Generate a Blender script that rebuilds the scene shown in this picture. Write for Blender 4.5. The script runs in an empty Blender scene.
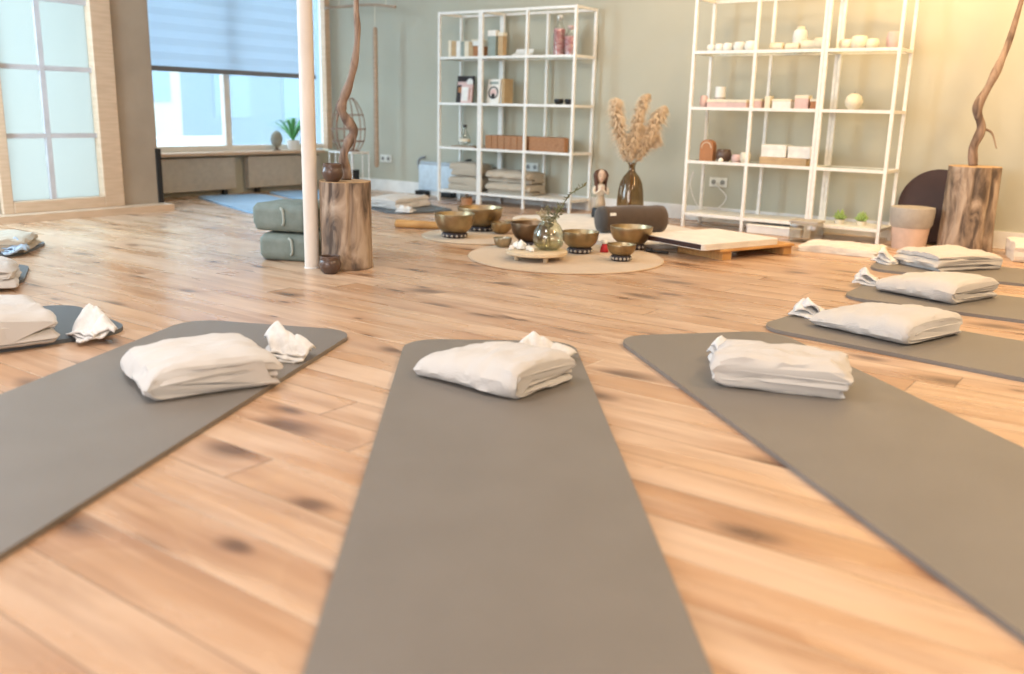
import bpy, bmesh, math, random
from mathutils import Vector, Matrix, noise
PI = math.pi
C = bpy.context.scene.collection
scene = bpy.context.scene
random.seed(7)

# ------------------------------------------------------------------ camera
F_PX, PITCH, ROLL, CAM_H = 920.6, .2410, .0233, .8714
fw = Vector((0, math.cos(PITCH), -math.sin(PITCH)))
up0 = Vector((0, math.sin(PITCH), math.cos(PITCH)))
rt0 = Vector((1, 0, 0))
rt = math.cos(ROLL)*rt0 + math.sin(ROLL)*up0
up = -math.sin(ROLL)*rt0 + math.cos(ROLL)*up0
cd = bpy.data.cameras.new('camera'); cam = bpy.data.objects.new('camera', cd); C.objects.link(cam)
M = Matrix.Identity(4)
for i in range(3):
    M[i][0] = rt[i]; M[i][1] = up[i]; M[i][2] = -fw[i]
M[2][3] = CAM_H
cam.matrix_world = M
cd.sensor_width = 36; cd.lens = F_PX*36/1024; cd.clip_start = .05; cd.clip_end = 200
cd.dof.use_dof = True; cd.dof.focus_distance = 4.2; cd.dof.aperture_fstop = 1.6
scene.camera = cam

# ------------------------------------------------------------------ room frame: U along the back wall, V out through it
A = -.6235
U = Vector((math.cos(A), math.sin(A), 0)); V = Vector((-U.y, U.x, 0)); C0 = Vector((-2.036, 10.481, 0))
def uv(u, v, z=0): return C0 + U*u + V*v + Vector((0, 0, z))
ROOM_U, ROOM_V, CEIL = 11.5, -12.0, 2.9
STEP_U, STEP_V = .83, -2.70

# ------------------------------------------------------------------ world, lights, exposure
w = bpy.data.worlds.new('world'); scene.world = w; w.use_nodes = True
bg = w.node_tree.nodes['Background']; bg.inputs[0].default_value = (.72, .88, 1, 1); bg.inputs[1].default_value = 5.0
scene.view_settings.view_transform = 'Standard'; scene.view_settings.look = 'None'
scene.view_settings.exposure = 0.08; scene.view_settings.gamma = 1; scene.view_settings.use_curve_mapping = False
def area(name, loc, to, sx, sy, watts, col):
    l = bpy.data.lights.new(name, 'AREA'); l.shape = 'RECTANGLE'; l.size = sx; l.size_y = sy; l.energy = watts; l.color = col
    o = bpy.data.objects.new(name, l); C.objects.link(o); o.location = loc
    o.rotation_euler = (Vector(to)-Vector(loc)).to_track_quat('-Z', 'Y').to_euler(); return o
# daylight through the windows of the walls behind and beside the camera, then an added unseen fill
area('daylight_rear', uv(6.2, ROOM_V+.12, 1.7), uv(6.2, 0, .9), 5.0, 1.9, 235, (.93, .95, 1))
area('daylight_fill_left', uv(STEP_U+.12, -7.5, 1.6), uv(6, -7.5, .6), 4.5, 2.0, 170, (.66, .83, 1))
area('daylight_fill_left', uv(STEP_U+.14, -4.95, 1.5), uv(2.2, -.5, .7), 1.5, 1.9, 150, (.52, .80, 1))  # added bluish fill out of view, brightens the left of the back wall
# warm ceiling lamps
WARM = (1, .66, .32)
area('ceiling_lamp_light', uv(6.2, -.9, 2.84), uv(6.3, 0, 1.3), .5, .5, 62, WARM)
area('ceiling_lamp_light', uv(7.9, -1.2, 2.84), uv(7.9, 0, 1.3), .5, .5, 80, WARM)
area('ceiling_lamp_light', uv(8.6, -3.0, 2.84), uv(8.4, -3.0, 0), .9, .9, 80, (1, .76, .48))
area('ceiling_lamp_light', uv(4.2, -1.6, 2.84), uv(4.2, -.6, 1), .6, .6, 30, (1, .84, .64))
area('ceiling_lamp_light', uv(9.0, -6.0, 2.84), uv(8.6, -6.0, 0), .9, .9, 70, (1, .82, .60))
area('ceiling_lamp_light', uv(5.0, -6.0, 2.84), uv(5.0, -6.0, 0), .9, .9, 45, (1, .97, .95))

# ------------------------------------------------------------------ materials
def newmat(name):
    m = bpy.data.materials.new(name); m.use_nodes = True
    nt = m.node_tree; return m, nt, nt.nodes['Principled BSDF']
def mat(name, col, rough=.6, metal=0, col2=None, scale=20, bump=0, bscale=None, spec=.5, trans=0, ior=1.45, sheen=0, stretch=(1, 1, 1), detail=4):
    m, nt, b = newmat(name)
    b.inputs['Roughness'].default_value = rough; b.inputs['Metallic'].default_value = metal
    b.inputs['Specular IOR Level'].default_value = spec
    b.inputs['Transmission Weight'].default_value = trans; b.inputs['IOR'].default_value = ior
    b.inputs['Sheen Weight'].default_value = sheen
    tc = nt.nodes.new('ShaderNodeTexCoord'); mp = nt.nodes.new('ShaderNodeMapping'); mp.inputs['Scale'].default_value = stretch
    nt.links.new(tc.outputs['Object'], mp.inputs[0])
    nz = nt.nodes.new('ShaderNodeTexNoise'); nz.inputs['Scale'].default_value = scale; nz.inputs['Detail'].default_value = detail
    nt.links.new(mp.outputs[0], nz.inputs[0])
    c2 = col2 if col2 else tuple(c*.88 for c in col)
    mr = nt.nodes.new('ShaderNodeMapRange'); mr.inputs[1].default_value = .35; mr.inputs[2].default_value = .65
    nt.links.new(nz.outputs[0], mr.inputs[0])
    mx = nt.nodes.new('ShaderNodeMix'); mx.data_type = 'RGBA'
    mx.inputs[6].default_value = (*col, 1); mx.inputs[7].default_value = (*c2, 1)
    nt.links.new(mr.outputs[0], mx.inputs[0]); nt.links.new(mx.outputs[2], b.inputs['Base Color'])
    if bump:
        n2 = nt.nodes.new('ShaderNodeTexNoise'); n2.inputs['Scale'].default_value = bscale or scale*4; n2.inputs['Detail'].default_value = 3
        nt.links.new(mp.outputs[0], n2.inputs[0])
        bp = nt.nodes.new('ShaderNodeBump'); bp.inputs['Strength'].default_value = bump; bp.inputs['Distance'].default_value = .004
        nt.links.new(n2.outputs[0], bp.inputs['Height']); nt.links.new(bp.outputs[0], b.inputs['Normal'])
    return m
def thin(name, tint, gloss=.06, haze=0, hazecol=(1, 1, 1)):
    m = bpy.data.materials.new(name); m.use_nodes = True; nt = m.node_tree; nt.nodes.clear()
    out = nt.nodes.new('ShaderNodeOutputMaterial'); t = nt.nodes.new('ShaderNodeBsdfTransparent'); t.inputs[0].default_value = (*tint, 1)
    g = nt.nodes.new('ShaderNodeBsdfGlossy'); g.inputs['Roughness'].default_value = .08
    fr = nt.nodes.new('ShaderNodeLayerWeight'); fr.inputs[0].default_value = .25
    mu = nt.nodes.new('ShaderNodeMath'); mu.operation = 'MULTIPLY_ADD'; mu.inputs[1].default_value = gloss*4; mu.inputs[2].default_value = gloss
    nt.links.new(fr.outputs['Fresnel'], mu.inputs[0])
    s = nt.nodes.new('ShaderNodeMixShader'); nt.links.new(mu.outputs[0], s.inputs[0]); nt.links.new(t.outputs[0], s.inputs[1]); nt.links.new(g.outputs[0], s.inputs[2])
    last = s
    if haze:
        tr = nt.nodes.new('ShaderNodeBsdfTranslucent'); tr.inputs[0].default_value = (*hazecol, 1)
        s2 = nt.nodes.new('ShaderNodeMixShader'); s2.inputs[0].default_value = haze
        nt.links.new(last.outputs[0], s2.inputs[1]); nt.links.new(tr.outputs[0], s2.inputs[2]); last = s2
    nt.links.new(last.outputs[0], out.inputs[0]); return m

def floor_mat():
    m, nt, b = newmat('pine_planks'); N = nt.nodes.new; L = nt.links.new
    def math_(op, a, b_=None, c=None):
        n = N('ShaderNodeMath'); n.operation = op
        for i, x in enumerate((a, b_, c)):
            if x is None: continue
            if isinstance(x, (int, float)): n.inputs[i].default_value = x
            else: L(x, n.inputs[i])
        return n.outputs[0]
    def rng(x, a, b_, c, d):
        n = N('ShaderNodeMapRange'); n.inputs[1].default_value = a; n.inputs[2].default_value = b_; n.inputs[3].default_value = c; n.inputs[4].default_value = d
        L(x, n.inputs[0]); return n.outputs[0]
    tc = N('ShaderNodeTexCoord'); sp = N('ShaderNodeSeparateXYZ'); L(tc.outputs['Object'], sp.inputs[0])
    PW = .155
    yy = math_('DIVIDE', sp.outputs[1], PW); row = math_('FLOOR', yy); fy = math_('FRACT', yy)
    wn = N('ShaderNodeTexWhiteNoise'); wn.noise_dimensions = '1D'; L(row, wn.inputs['W'])
    xs = math_('ADD', math_('DIVIDE', sp.outputs[0], 2.7), math_('MULTIPLY', wn.outputs[0], 7.3))
    seg = math_('FLOOR', xs); fx = math_('FRACT', xs)
    cid = N('ShaderNodeCombineXYZ'); L(row, cid.inputs[0]); L(seg, cid.inputs[1])
    w2 = N('ShaderNodeTexWhiteNoise'); w2.noise_dimensions = '3D'; L(cid.outputs[0], w2.inputs['Vector'])
    rnd = w2.outputs['Value']
    # plank-local coordinates, shifted per plank
    off = math_('MULTIPLY', rnd, 37.0)
    def coords(sx, sy, o=0.):
        cb = N('ShaderNodeCombineXYZ'); L(math_('MULTIPLY', sp.outputs[0], sx), cb.inputs[0]); L(math_('MULTIPLY', sp.outputs[1], sy), cb.inputs[1])
        L(math_('ADD', off, o), cb.inputs[2]); return cb.outputs[0]
    def coords2(sx, sy):
        cb = N('ShaderNodeCombineXYZ'); L(math_('MULTIPLY_ADD', sp.outputs[0], sx, off), cb.inputs[0]); L(math_('MULTIPLY', sp.outputs[1], sy), cb.inputs[1]); return cb.outputs[0]
    warp = N('ShaderNodeTexNoise'); warp.inputs['Scale'].default_value = 1; warp.inputs['Detail'].default_value = 2; L(coords(1.6, 5), warp.inputs[0])
    gr = N('ShaderNodeTexNoise'); gr.inputs['Scale'].default_value = 1; gr.inputs['Detail'].default_value = 5; gr.inputs['Roughness'].default_value = .6; gr.inputs['Distortion'].default_value = .5
    L(coords(1.2, 17), gr.inputs[0])
    big = N('ShaderNodeTexNoise'); big.inputs['Scale'].default_value = 1; big.inputs['Detail'].default_value = 3; L(coords(1.3, 6, 5.), big.inputs[0])
    # knots: sparse elongated cells
    vo = N('ShaderNodeTexVoronoi'); vo.voronoi_dimensions = '2D'; vo.feature = 'F1'; vo.inputs['Scale'].default_value = 1; vo.inputs['Randomness'].default_value = 1
    wv = N('ShaderNodeVectorMath'); wv.operation = 'MULTIPLY_ADD'; L(warp.outputs['Color'], wv.inputs[0]); wv.inputs[1].default_value = (.5, .35, 0); L(coords2(2.1, 4.6), wv.inputs[2])
    L(wv.outputs[0], vo.inputs['Vector'])
    sc = N('ShaderNodeSeparateColor'); L(vo.outputs['Color'], sc.inputs[0])
    keep = math_('GREATER_THAN', sc.outputs[0], .44)
    size = rng(sc.outputs[1], 0, 1, .06, .30)
    kn = math_('MULTIPLY', rng(math_('DIVIDE', vo.outputs['Distance'], size), .25, 1.0, 1, 0), keep)
    halo = math_('MULTIPLY', rng(math_('DIVIDE', vo.outputs['Distance'], size), .6, 3.0, 1, 0), keep)
    def mix(f, a, b_, mode='MIX'):
        n = N('ShaderNodeMix'); n.data_type = 'RGBA'; n.blend_type = mode
        if isinstance(f, (int, float)): n.inputs[0].default_value = f
        else: L(f, n.inputs[0])
        for s, x in ((6, a), (7, b_)):
            if isinstance(x, tuple): n.inputs[s].default_value = (*x, 1)
            else: L(x, n.inputs[s])
        return n.outputs[2]
    base = mix(rnd, (.58, .375, .23), (.45, .245, .125))
    base = mix(rng(big.outputs[0], .35, .65, 0, .65), base, (.69, .52, .385))
    base = mix(rng(gr.outputs[0], .44, .76, 0, .72), base, (.31, .165, .09))
    base = mix(math_('MULTIPLY', halo, .36), base, (.30, .13, .06))
    base = mix(math_('MULTIPLY', kn, .8), base, (.10, .05, .03))
    # seams
    ed = math_('MINIMUM', fy, math_('SUBTRACT', 1., fy)); seam = rng(ed, .004, .016, 1, 0)
    ex = math_('MINIMUM', fx, math_('SUBTRACT', 1., fx)); seamx = rng(ex, .0004, .0012, 1, 0)
    sm = math_('MAXIMUM', seam, seamx)
    pale = math_('GREATER_THAN', wn.outputs[0], .80)       # a few joints still filled with pale putty
    seamcol = mix(pale, (.10, .05, .025), (.80, .66, .50))
    base = mix(math_('MULTIPLY', sm, .75), base, seamcol)
    L(base, b.inputs['Base Color'])
    L(rng(big.outputs[0], .3, .7, .22, .36), b.inputs['Roughness'])
    b.inputs['Specular IOR Level'].default_value = .5
    bp = N('ShaderNodeBump'); bp.inputs['Strength'].default_value = .25; bp.inputs['Distance'].default_value = .002
    L(math_('SUBTRACT', math_('MULTIPLY', gr.outputs[0], .3), sm), bp.inputs['Height']); L(bp.outputs[0], b.inputs['Normal'])
    return m

def bark_mat(name, c1, c2, c3):
    m, nt, b = newmat(name); N = nt.nodes.new; L = nt.links.new
    tc = N('ShaderNodeTexCoord'); mp = N('ShaderNodeMapping'); mp.inputs['Scale'].default_value = (13, 13, 4.0); L(tc.outputs['Object'], mp.inputs[0])
    n1 = N('ShaderNodeTexNoise'); n1.inputs['Scale'].default_value = 1; n1.inputs['Detail'].default_value = 6; n1.inputs['Distortion'].default_value = 1.2; L(mp.outputs[0], n1.inputs[0])
    cr = N('ShaderNodeValToRGB'); L(n1.outputs[0], cr.inputs[0]); e = cr.color_ramp.elements
    e[0].position = .36; e[0].color = (*c1, 1); e[1].position = .66; e[1].color = (*c3, 1); k = e.new(.5); k.color = (*c2, 1)
    L(cr.outputs[0], b.inputs['Base Color']); b.inputs['Roughness'].default_value = .75
    bp = N('ShaderNodeBump'); bp.inputs['Strength'].default_value = .6; bp.inputs['Distance'].default_value = .01; L(n1.outputs[0], bp.inputs['Height']); L(bp.outputs[0], b.inputs['Normal'])
    return m
def weave_mat(name, col, scale=160, jute=False):
    m, nt, b = newmat(name); N = nt.nodes.new; L = nt.links.new
    tc = N('ShaderNodeTexCoord')
    wv = N('ShaderNodeTexWave'); wv.wave_type = 'RINGS' if jute else 'BANDS'
    if jute: wv.rings_direction = 'Z'
    wv.inputs['Scale'].default_value = scale; wv.inputs['Distortion'].default_value = .6 if jute else 1.5; L(tc.outputs['Object'], wv.inputs[0])
    nz = N('ShaderNodeTexNoise'); nz.inputs['Scale'].default_value = 14; nz.inputs['Detail'].default_value = 4; L(tc.outputs['Object'], nz.inputs[0])
    mx = N('ShaderNodeMix'); mx.data_type = 'RGBA'; mx.inputs[6].default_value = (*col, 1); mx.inputs[7].default_value = (*[c*(.62 if jute else .86) for c in col], 1)
    a = N('ShaderNodeMath'); a.operation = 'MULTIPLY'; L(wv.outputs[1], a.inputs[0]); L(nz.outputs[0], a.inputs[1]); L(a.outputs[0], mx.inputs[0])
    L(mx.outputs[2], b.inputs['Base Color']); b.inputs['Roughness'].default_value = .9; b.inputs['Specular IOR Level'].default_value = .15
    b.inputs['Sheen Weight'].default_value = .15
    bp = N('ShaderNodeBump'); bp.inputs['Strength'].default_value = .35; bp.inputs['Distance'].default_value = .002; L(wv.outputs[1], bp.inputs['Height']); L(bp.outputs[0], b.inputs['Normal'])
    return m

M_ = dict(
 floor=floor_mat(),
 wall=mat('sage_wall_paint', (.46, .445, .36), .85, col2=(.445, .43, .345), scale=3, bump=.05, bscale=120),
 taupe=mat('taupe_plaster', (.36, .285, .215), .8, scale=4),
 ceiling=mat('ceiling_paint', (.78, .76, .72), .9, scale=3),
 white=mat('white_paint', (.80, .79, .76), .45, scale=8),
 tanwood=mat('oiled_beech', (.60, .43, .30), .5, col2=(.53, .37, .25), scale=6, stretch=(1, 1, 8)),
 mullion=mat('grey_lilac_muntin', (.52, .50, .52), .6, scale=8),
 steel=mat('white_powder_coat', (.82, .80, .76), .4, scale=30),
 glass=thin('shelf_glass', (.93, .965, .94), .05),
 windowglass=thin('window_glass', (.97, .99, 1), .03, .14, (.7, .8, .85)),
 frost=thin('frosted_pane', (.8, .85, .86), .03, .86, (.56, .57, .54)),
 mat=mat('taupe_foam', (.195, .172, .150), .42, col2=(.182, .16, .139), scale=5, bump=.25, bscale=500, spec=.6),
 matdark=mat('slate_foam', (.10, .115, .13), .5, scale=5, bump=.2, bscale=500, spec=.6),
 matsky=mat('sky_sheen_foam', (.26, .43, .62), .42, scale=5, bump=.2, bscale=500, spec=.6),  # blue of the reflected sky painted into the foam colour
 linen=weave_mat('cream_cotton', (.60, .56, .52), 120),
 towel=mat('white_terry', (.74, .715, .69), .95, scale=60, bump=.5, bscale=260, spec=.1, sheen=.2),
 beige=weave_mat('beige_wool', (.50, .43, .34), 150),
 tan=weave_mat('tan_cloth', (.50, .36, .21), 150),
 sheep=mat('cream_fleece', (.74, .67, .58), .95, scale=12, bump=.6, bscale=150, spec=.1, sheen=.3),
 jute=weave_mat('woven_jute', (.60, .46, .32), 22, True),
 brass=mat('aged_brass', (.44, .34, .20), .40, 1, col2=(.28, .20, .115), scale=9, bump=.15, bscale=60),
 brassdark=mat('dark_bronze', (.22, .15, .09), .4, 1, col2=(.13, .085, .055), scale=9, bump=.15, bscale=60),
 silver=mat('pale_metal', (.55, .49, .38), .3, 1, col2=(.4, .34, .24), scale=12),
 ring=mat('beaded_ring', (.09, .08, .08), .7, col2=(.45, .42, .38), scale=45),
 pot=mat('brown_glazed_clay', (.11, .065, .045), .3, col2=(.07, .04, .03), scale=12, spec=.6),
 bark=bark_mat('stump_wood', (.085, .06, .045), (.26, .185, .13), (.44, .34, .255)),
 endgrain=mat('end_grain', (.50, .34, .19), .8, col2=(.33, .21, .11), scale=30),
 drift=bark_mat('driftwood', (.11, .07, .05), (.25, .17, .125), (.38, .28, .21)),
 stick=mat('turned_wood', (.42, .31, .22), .55, col2=(.34, .24, .165), scale=10, stretch=(1, 1, 6)),
 palewood=mat('pale_wood', (.68, .55, .38), .6, col2=(.58, .45, .30), scale=8, stretch=(1, 6, 1)),
 orange=mat('oiled_pine', (.56, .31, .11), .5, col2=(.44, .22, .07), scale=8, stretch=(1, 8, 1)),
 cork=mat('brown_cork', (.42, .215, .11), .8, col2=(.30, .145, .07), scale=70),
 bolster=mat('taupe_velour', (.072, .045, .028), .85, scale=30, bump=.3, bscale=200, sheen=.3),
 bolsterend=mat('slate_velour', (.055, .047, .043), .85, scale=30, bump=.3, bscale=200, sheen=.3),
 green=mat('grey_green_canvas', (.20, .235, .21), .75, col2=(.165, .195, .17), scale=20, bump=.3, bscale=200),
 strap=mat('pale_strap', (.36, .38, .33), .8),
 darkstrap=mat('dark_olive_canvas', (.10, .10, .075), .8),
 clear=mat('clear_glass', (.97, .98, .96), .03, trans=1, ior=1.3),
 smoke=mat('smoky_glass', (.60, .49, .36), .03, trans=1, ior=1.22, col2=(.56, .45, .33)),
 water=mat('water', (.88, .88, .78), .02, trans=1, ior=1.33),
 leaf=mat('leaf', (.10, .11, .045), .55, col2=(.17, .16, .08), scale=30),
 palm=mat('bright_leaf', (.10, .36, .12), .5, scale=10),
 succ=mat('pale_green_leaf', (.33, .46, .14), .6),
 pampas=None,
 stem=mat('dry_stem', (.40, .29, .15), .8),
 crystal=mat('white_crystal', (.85, .83, .79), .15, spec=.8),
 black=mat('black_plastic', (.014, .013, .013), .4),
 darkbrown=mat('dark_brown_leather', (.035, .012, .008), .5),
 red=mat('red_thread', (.50, .03, .04), .7),
 skin=mat('painted_skin', (.80, .58, .44), .5),
 hair=mat('auburn_paint', (.13, .050, .022), .45, col2=(.09, .032, .015), scale=20),
 dress=mat('oatmeal_paint', (.55, .44, .32), .6), blouse=mat('cream_paint', (.82, .72, .60), .6),
 cream=mat('cream_card', (.78, .70, .55), .7), pinkc=mat('pink_card', (.72, .50, .46), .7), tanc=mat('tan_card', (.52, .36, .20), .7),
 greyc=mat('grey_green_card', (.28, .33, .30), .6), darkc=mat('dark_card', (.03, .022, .022), .4), paper=mat('paper', (.82, .80, .75), .8),
 terracotta=mat('terracotta', (.44, .19, .08), .7), redlilac=mat('red_petals', (.50, .12, .14), .8, col2=(.75, .5, .48), scale=50),
 radiator=mat('radiator_cream', (.50, .44, .36), .5), heater=mat('pale_blue_enamel', (.62, .72, .80), .35),
 rattan=mat('rattan', (.30, .20, .15), .7), socket=mat('socket_plastic', (.78, .78, .72), .35), socketdark=mat('socket_hole', (.25, .25, .23), .5),
 blind=None, facade=mat('cream_render', (.46, .41, .32), .9), slate=mat('blue_grey_render', (.12, .19, .26), .8), pave=mat('paving', (.13, .20, .22), .9), pane=mat('dark_glass', (.12, .22, .34), .1),
 pinktub=mat('pale_pink_plastic', (.66, .48, .38), .5), greytub=mat('grey_plastic', (.42, .38, .33), .5),
)
def blind_mat():
    m = bpy.data.materials.new('blind_fabric'); m.use_nodes = True; nt = m.node_tree; nt.nodes.clear()
    o = nt.nodes.new('ShaderNodeOutputMaterial'); d = nt.nodes.new('ShaderNodeBsdfDiffuse'); t = nt.nodes.new('ShaderNodeBsdfTranslucent'); s = nt.nodes.new('ShaderNodeMixShader')
    d.inputs[0].default_value = (.50, .58, .66, 1); t.inputs[0].default_value = (.72, .80, .88, 1); s.inputs[0].default_value = .62
    nt.links.new(d.outputs[0], s.inputs[1]); nt.links.new(t.outputs[0], s.inputs[2]); nt.links.new(s.outputs[0], o.inputs[0]); return m
M_['blind'] = blind_mat()
def fluff_mat():
    m = bpy.data.materials.new('pampas_fluff'); m.use_nodes = True; nt = m.node_tree; nt.nodes.clear()
    o = nt.nodes.new('ShaderNodeOutputMaterial'); d = nt.nodes.new('ShaderNodeBsdfDiffuse'); t = nt.nodes.new('ShaderNodeBsdfTranslucent'); s = nt.nodes.new('ShaderNodeMixShader')
    d.inputs[0].default_value = (.88, .77, .62, 1); t.inputs[0].default_value = (.86, .74, .58, 1); s.inputs[0].default_value = .5
    nt.links.new(d.outputs[0], s.inputs[1]); nt.links.new(t.outputs[0], s.inputs[2]); nt.links.new(s.outputs[0], o.inputs[0]); return m
M_['pampas'] = fluff_mat()

# ------------------------------------------------------------------ helpers
def obj(name, bm, m, parent=None, loc=None, rot=None, smooth=False, kind=None):
    me = bpy.data.meshes.new(name); bmesh.ops.recalc_face_normals(bm, faces=bm.faces[:]); bm.to_mesh(me); bm.free()
    ms = m if isinstance(m, (list, tuple)) else [m]
    for x in ms: me.materials.append(M_[x] if isinstance(x, str) else x)
    if smooth:
        me.polygons.foreach_set('use_smooth', [True]*len(me.polygons))
        if smooth == 'auto': me.set_sharp_from_angle(angle=math.radians(38))
    o = bpy.data.objects.new(name, me); C.objects.link(o)
    if parent: o.parent = parent
    if loc is not None: o.location = loc
    if rot is not None: o.rotation_euler = rot if isinstance(rot, (tuple, list)) else (0, 0, rot)
    if kind: o['kind'] = kind
    return o
def tag(o, label, cat, group=None):
    o['label'] = label; o['category'] = cat
    if group: o['group'] = group
    return o
def thing(name, label, cat, loc=(0, 0, 0), rz=0, group=None):
    o = bpy.data.objects.new(name, None); o.empty_display_size = .1; C.objects.link(o); o.location = loc; o.rotation_euler = (0, 0, rz)
    return tag(o, label, cat, group)
def dup(root, loc, rz, label, group=None):
    r = root.copy(); C.objects.link(r); r.location = loc; r.rotation_euler = (0, 0, rz); r['label'] = label
    if group: r['group'] = group
    for ch in list(root.children):
        c = ch.copy(); C.objects.link(c); c.parent = r
        for g in ch.children:
            d = g.copy(); C.objects.link(d); d.parent = c
    return r
def box(bm, x0, x1, y0, y1, z0, z1, bev=0, seg=2):
    r = bmesh.ops.create_cube(bm, size=1); vs = r['verts']
    for v in vs: v.co = Vector((x0+(v.co.x+.5)*(x1-x0), y0+(v.co.y+.5)*(y1-y0), z0+(v.co.z+.5)*(z1-z0)))
    if bev:
        es = list({e for v in vs for e in v.link_edges})
        bmesh.ops.bevel(bm, geom=es, offset=bev, segments=seg, affect='EDGES', profile=.5)
    return bm
def bx(*a, **k): return box(bmesh.new(), *a, **k)
def lathe(bm, prof, n=40, cx=0, cy=0, wob=None):
    rings = []
    for r, z in prof:
        if r < 1e-5: rings.append([bm.verts.new((cx, cy, z))])
        else: rings.append([bm.verts.new((cx+r*math.cos(2*PI*k/n), cy+r*math.sin(2*PI*k/n), z)) for k in range(n)])
    for a, b in zip(rings, rings[1:]):
        for k in range(n):
            k2 = (k+1) % n
            if len(a) == 1 and len(b) == 1: continue
            if len(a) == 1: bm.faces.new((a[0], b[k2], b[k]))
            elif len(b) == 1: bm.faces.new((a[k], a[k2], b[0]))
            else: bm.faces.new((a[k], a[k2], b[k2], b[k]))
    return bm
def tube(bm, pts, rad, n=8, cap=True):
    pts = [Vector(p) for p in pts]; N = len(pts); rads = rad if isinstance(rad, (list, tuple)) else [rad]*N
    rings = []; prev = None
    for i, p in enumerate(pts):
        d = (pts[min(i+1, N-1)]-pts[max(i-1, 0)]).normalized()
        if prev is None:
            a = Vector((0, 0, 1)) if abs(d.z) < .9 else Vector((1, 0, 0)); x = d.cross(a).normalized()
        else: x = (prev-d*prev.dot(d)).normalized()
        prev = x; y = d.cross(x)
        rings.append([bm.verts.new(p+(x*math.cos(2*PI*k/n)+y*math.sin(2*PI*k/n))*rads[i]) for k in range(n)])
    for a, b in zip(rings, rings[1:]):
        for k in range(n): bm.faces.new((a[k], a[(k+1) % n], b[(k+1) % n], b[k]))
    if cap: bm.faces.new(rings[0][::-1]); bm.faces.new(rings[-1])
    return bm
def smoothpath(pts, k=6):
    P = [Vector(p) for p in pts]; P = [2*P[0]-P[1]]+P+[2*P[-1]-P[-2]]; out = []
    for i in range(1, len(P)-2):
        for j in range(k):
            t = j/k; a, b, c, d = P[i-1:i+3]
            out.append(.5*((2*b)+(c-a)*t+(2*a-5*b+4*c-d)*t*t+(3*b-a-3*c+d)*t**3))
    out.append(P[-2]); return out
def slab(bm, outline, z0, z1, bev=0):
    b = [bm.verts.new((x, y, z0)) for x, y in outline]; t = [bm.verts.new((x, y, z1)) for x, y in outline]; n = len(b)
    fb = bm.faces.new(b[::-1]); ft = bm.faces.new(t)
    for k in range(n): bm.faces.new((b[k], b[(k+1) % n], t[(k+1) % n], t[k]))
    if bev: bmesh.ops.bevel(bm, geom=list(ft.edges)+list(fb.edges), offset=bev, segments=3, affect='EDGES', profile=.5)
    return bm
def rrect(x0, x1, y0, y1, r, n=10):
    o = []
    for cx, cy, a0 in ((x1-r, y0+r, -90), (x1-r, y1-r, 0), (x0+r, y1-r, 90), (x0+r, y0+r, 180)):
        for k in range(n+1):
            a = math.radians(a0+90*k/n); o.append((cx+r*math.cos(a), cy+r*math.sin(a)))
    return o
def fbm(p, s=1., seed=0.): return noise.fractal(Vector(p)*s+Vector((seed*13.7, seed*7.1, seed*3.3)), .6, 2., 3)
def wbox(u0, u1, v0, v1, z0, z1):       # box in room coordinates
    bm = bmesh.new(); box(bm, u0, u1, v0, v1, z0, z1); return bm
def roomobj(name, bm, m, kind='structure', parent=None):
    return obj(name, bm, m, parent, loc=C0 if parent is None else None, rot=A if parent is None else None, kind=kind)

# ------------------------------------------------------------------ setting
roomobj('floor', wbox(-1.2, ROOM_U, ROOM_V, .4, -.06, 0), 'floor')
roomobj('ceiling', wbox(-.3, ROOM_U+.2, ROOM_V-.2, .3, CEIL, CEIL+.1), 'ceiling')
roomobj('wall_back', wbox(-.2, ROOM_U+.2, 0, .2, 0, CEIL), 'wall')
roomobj('baseboard_back', wbox(0, ROOM_U, -.02, 0, 0, .12), 'white')
roomobj('wall_right', wbox(ROOM_U, ROOM_U+.2, ROOM_V, 0, 0, CEIL), 'wall')
roomobj('wall_front', wbox(STEP_U, ROOM_U, ROOM_V-.2, ROOM_V, 0, CEIL), 'ceiling')
# window wall (u = 0): sill height .41, window from the corner to the step
bm = bmesh.new()
box(bm, -.2, 0, STEP_V-.2, 0, 0, .39); box(bm, -.2, 0, STEP_V-.2, 0, 2.5, CEIL)
roomobj('wall_left', bm, 'wall')
roomobj('trim_1', wbox(-.2, .16, STEP_V, -.28, .385, .415), 'tanwood')
wf = roomobj('window_1', bx(-.11, -.05, STEP_V, -.0, .415, .47), 'white')
for v0, v1 in ((STEP_V, STEP_V+.06), (-1.40, -1.33), (-.08, -.0)): obj('window_post', bx(-.11, -.05, v0, v1, .47, 2.5), 'white', wf, kind='structure')
obj('window_glass', bx(-.085, -.08, STEP_V+.06, -.08, .47, 2.5), 'windowglass', wf, kind='structure')
# corner post beside the window
roomobj('trim_2', wbox(-.02, .05, -.14, -.07, .42, CEIL), 'tanwood')
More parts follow.
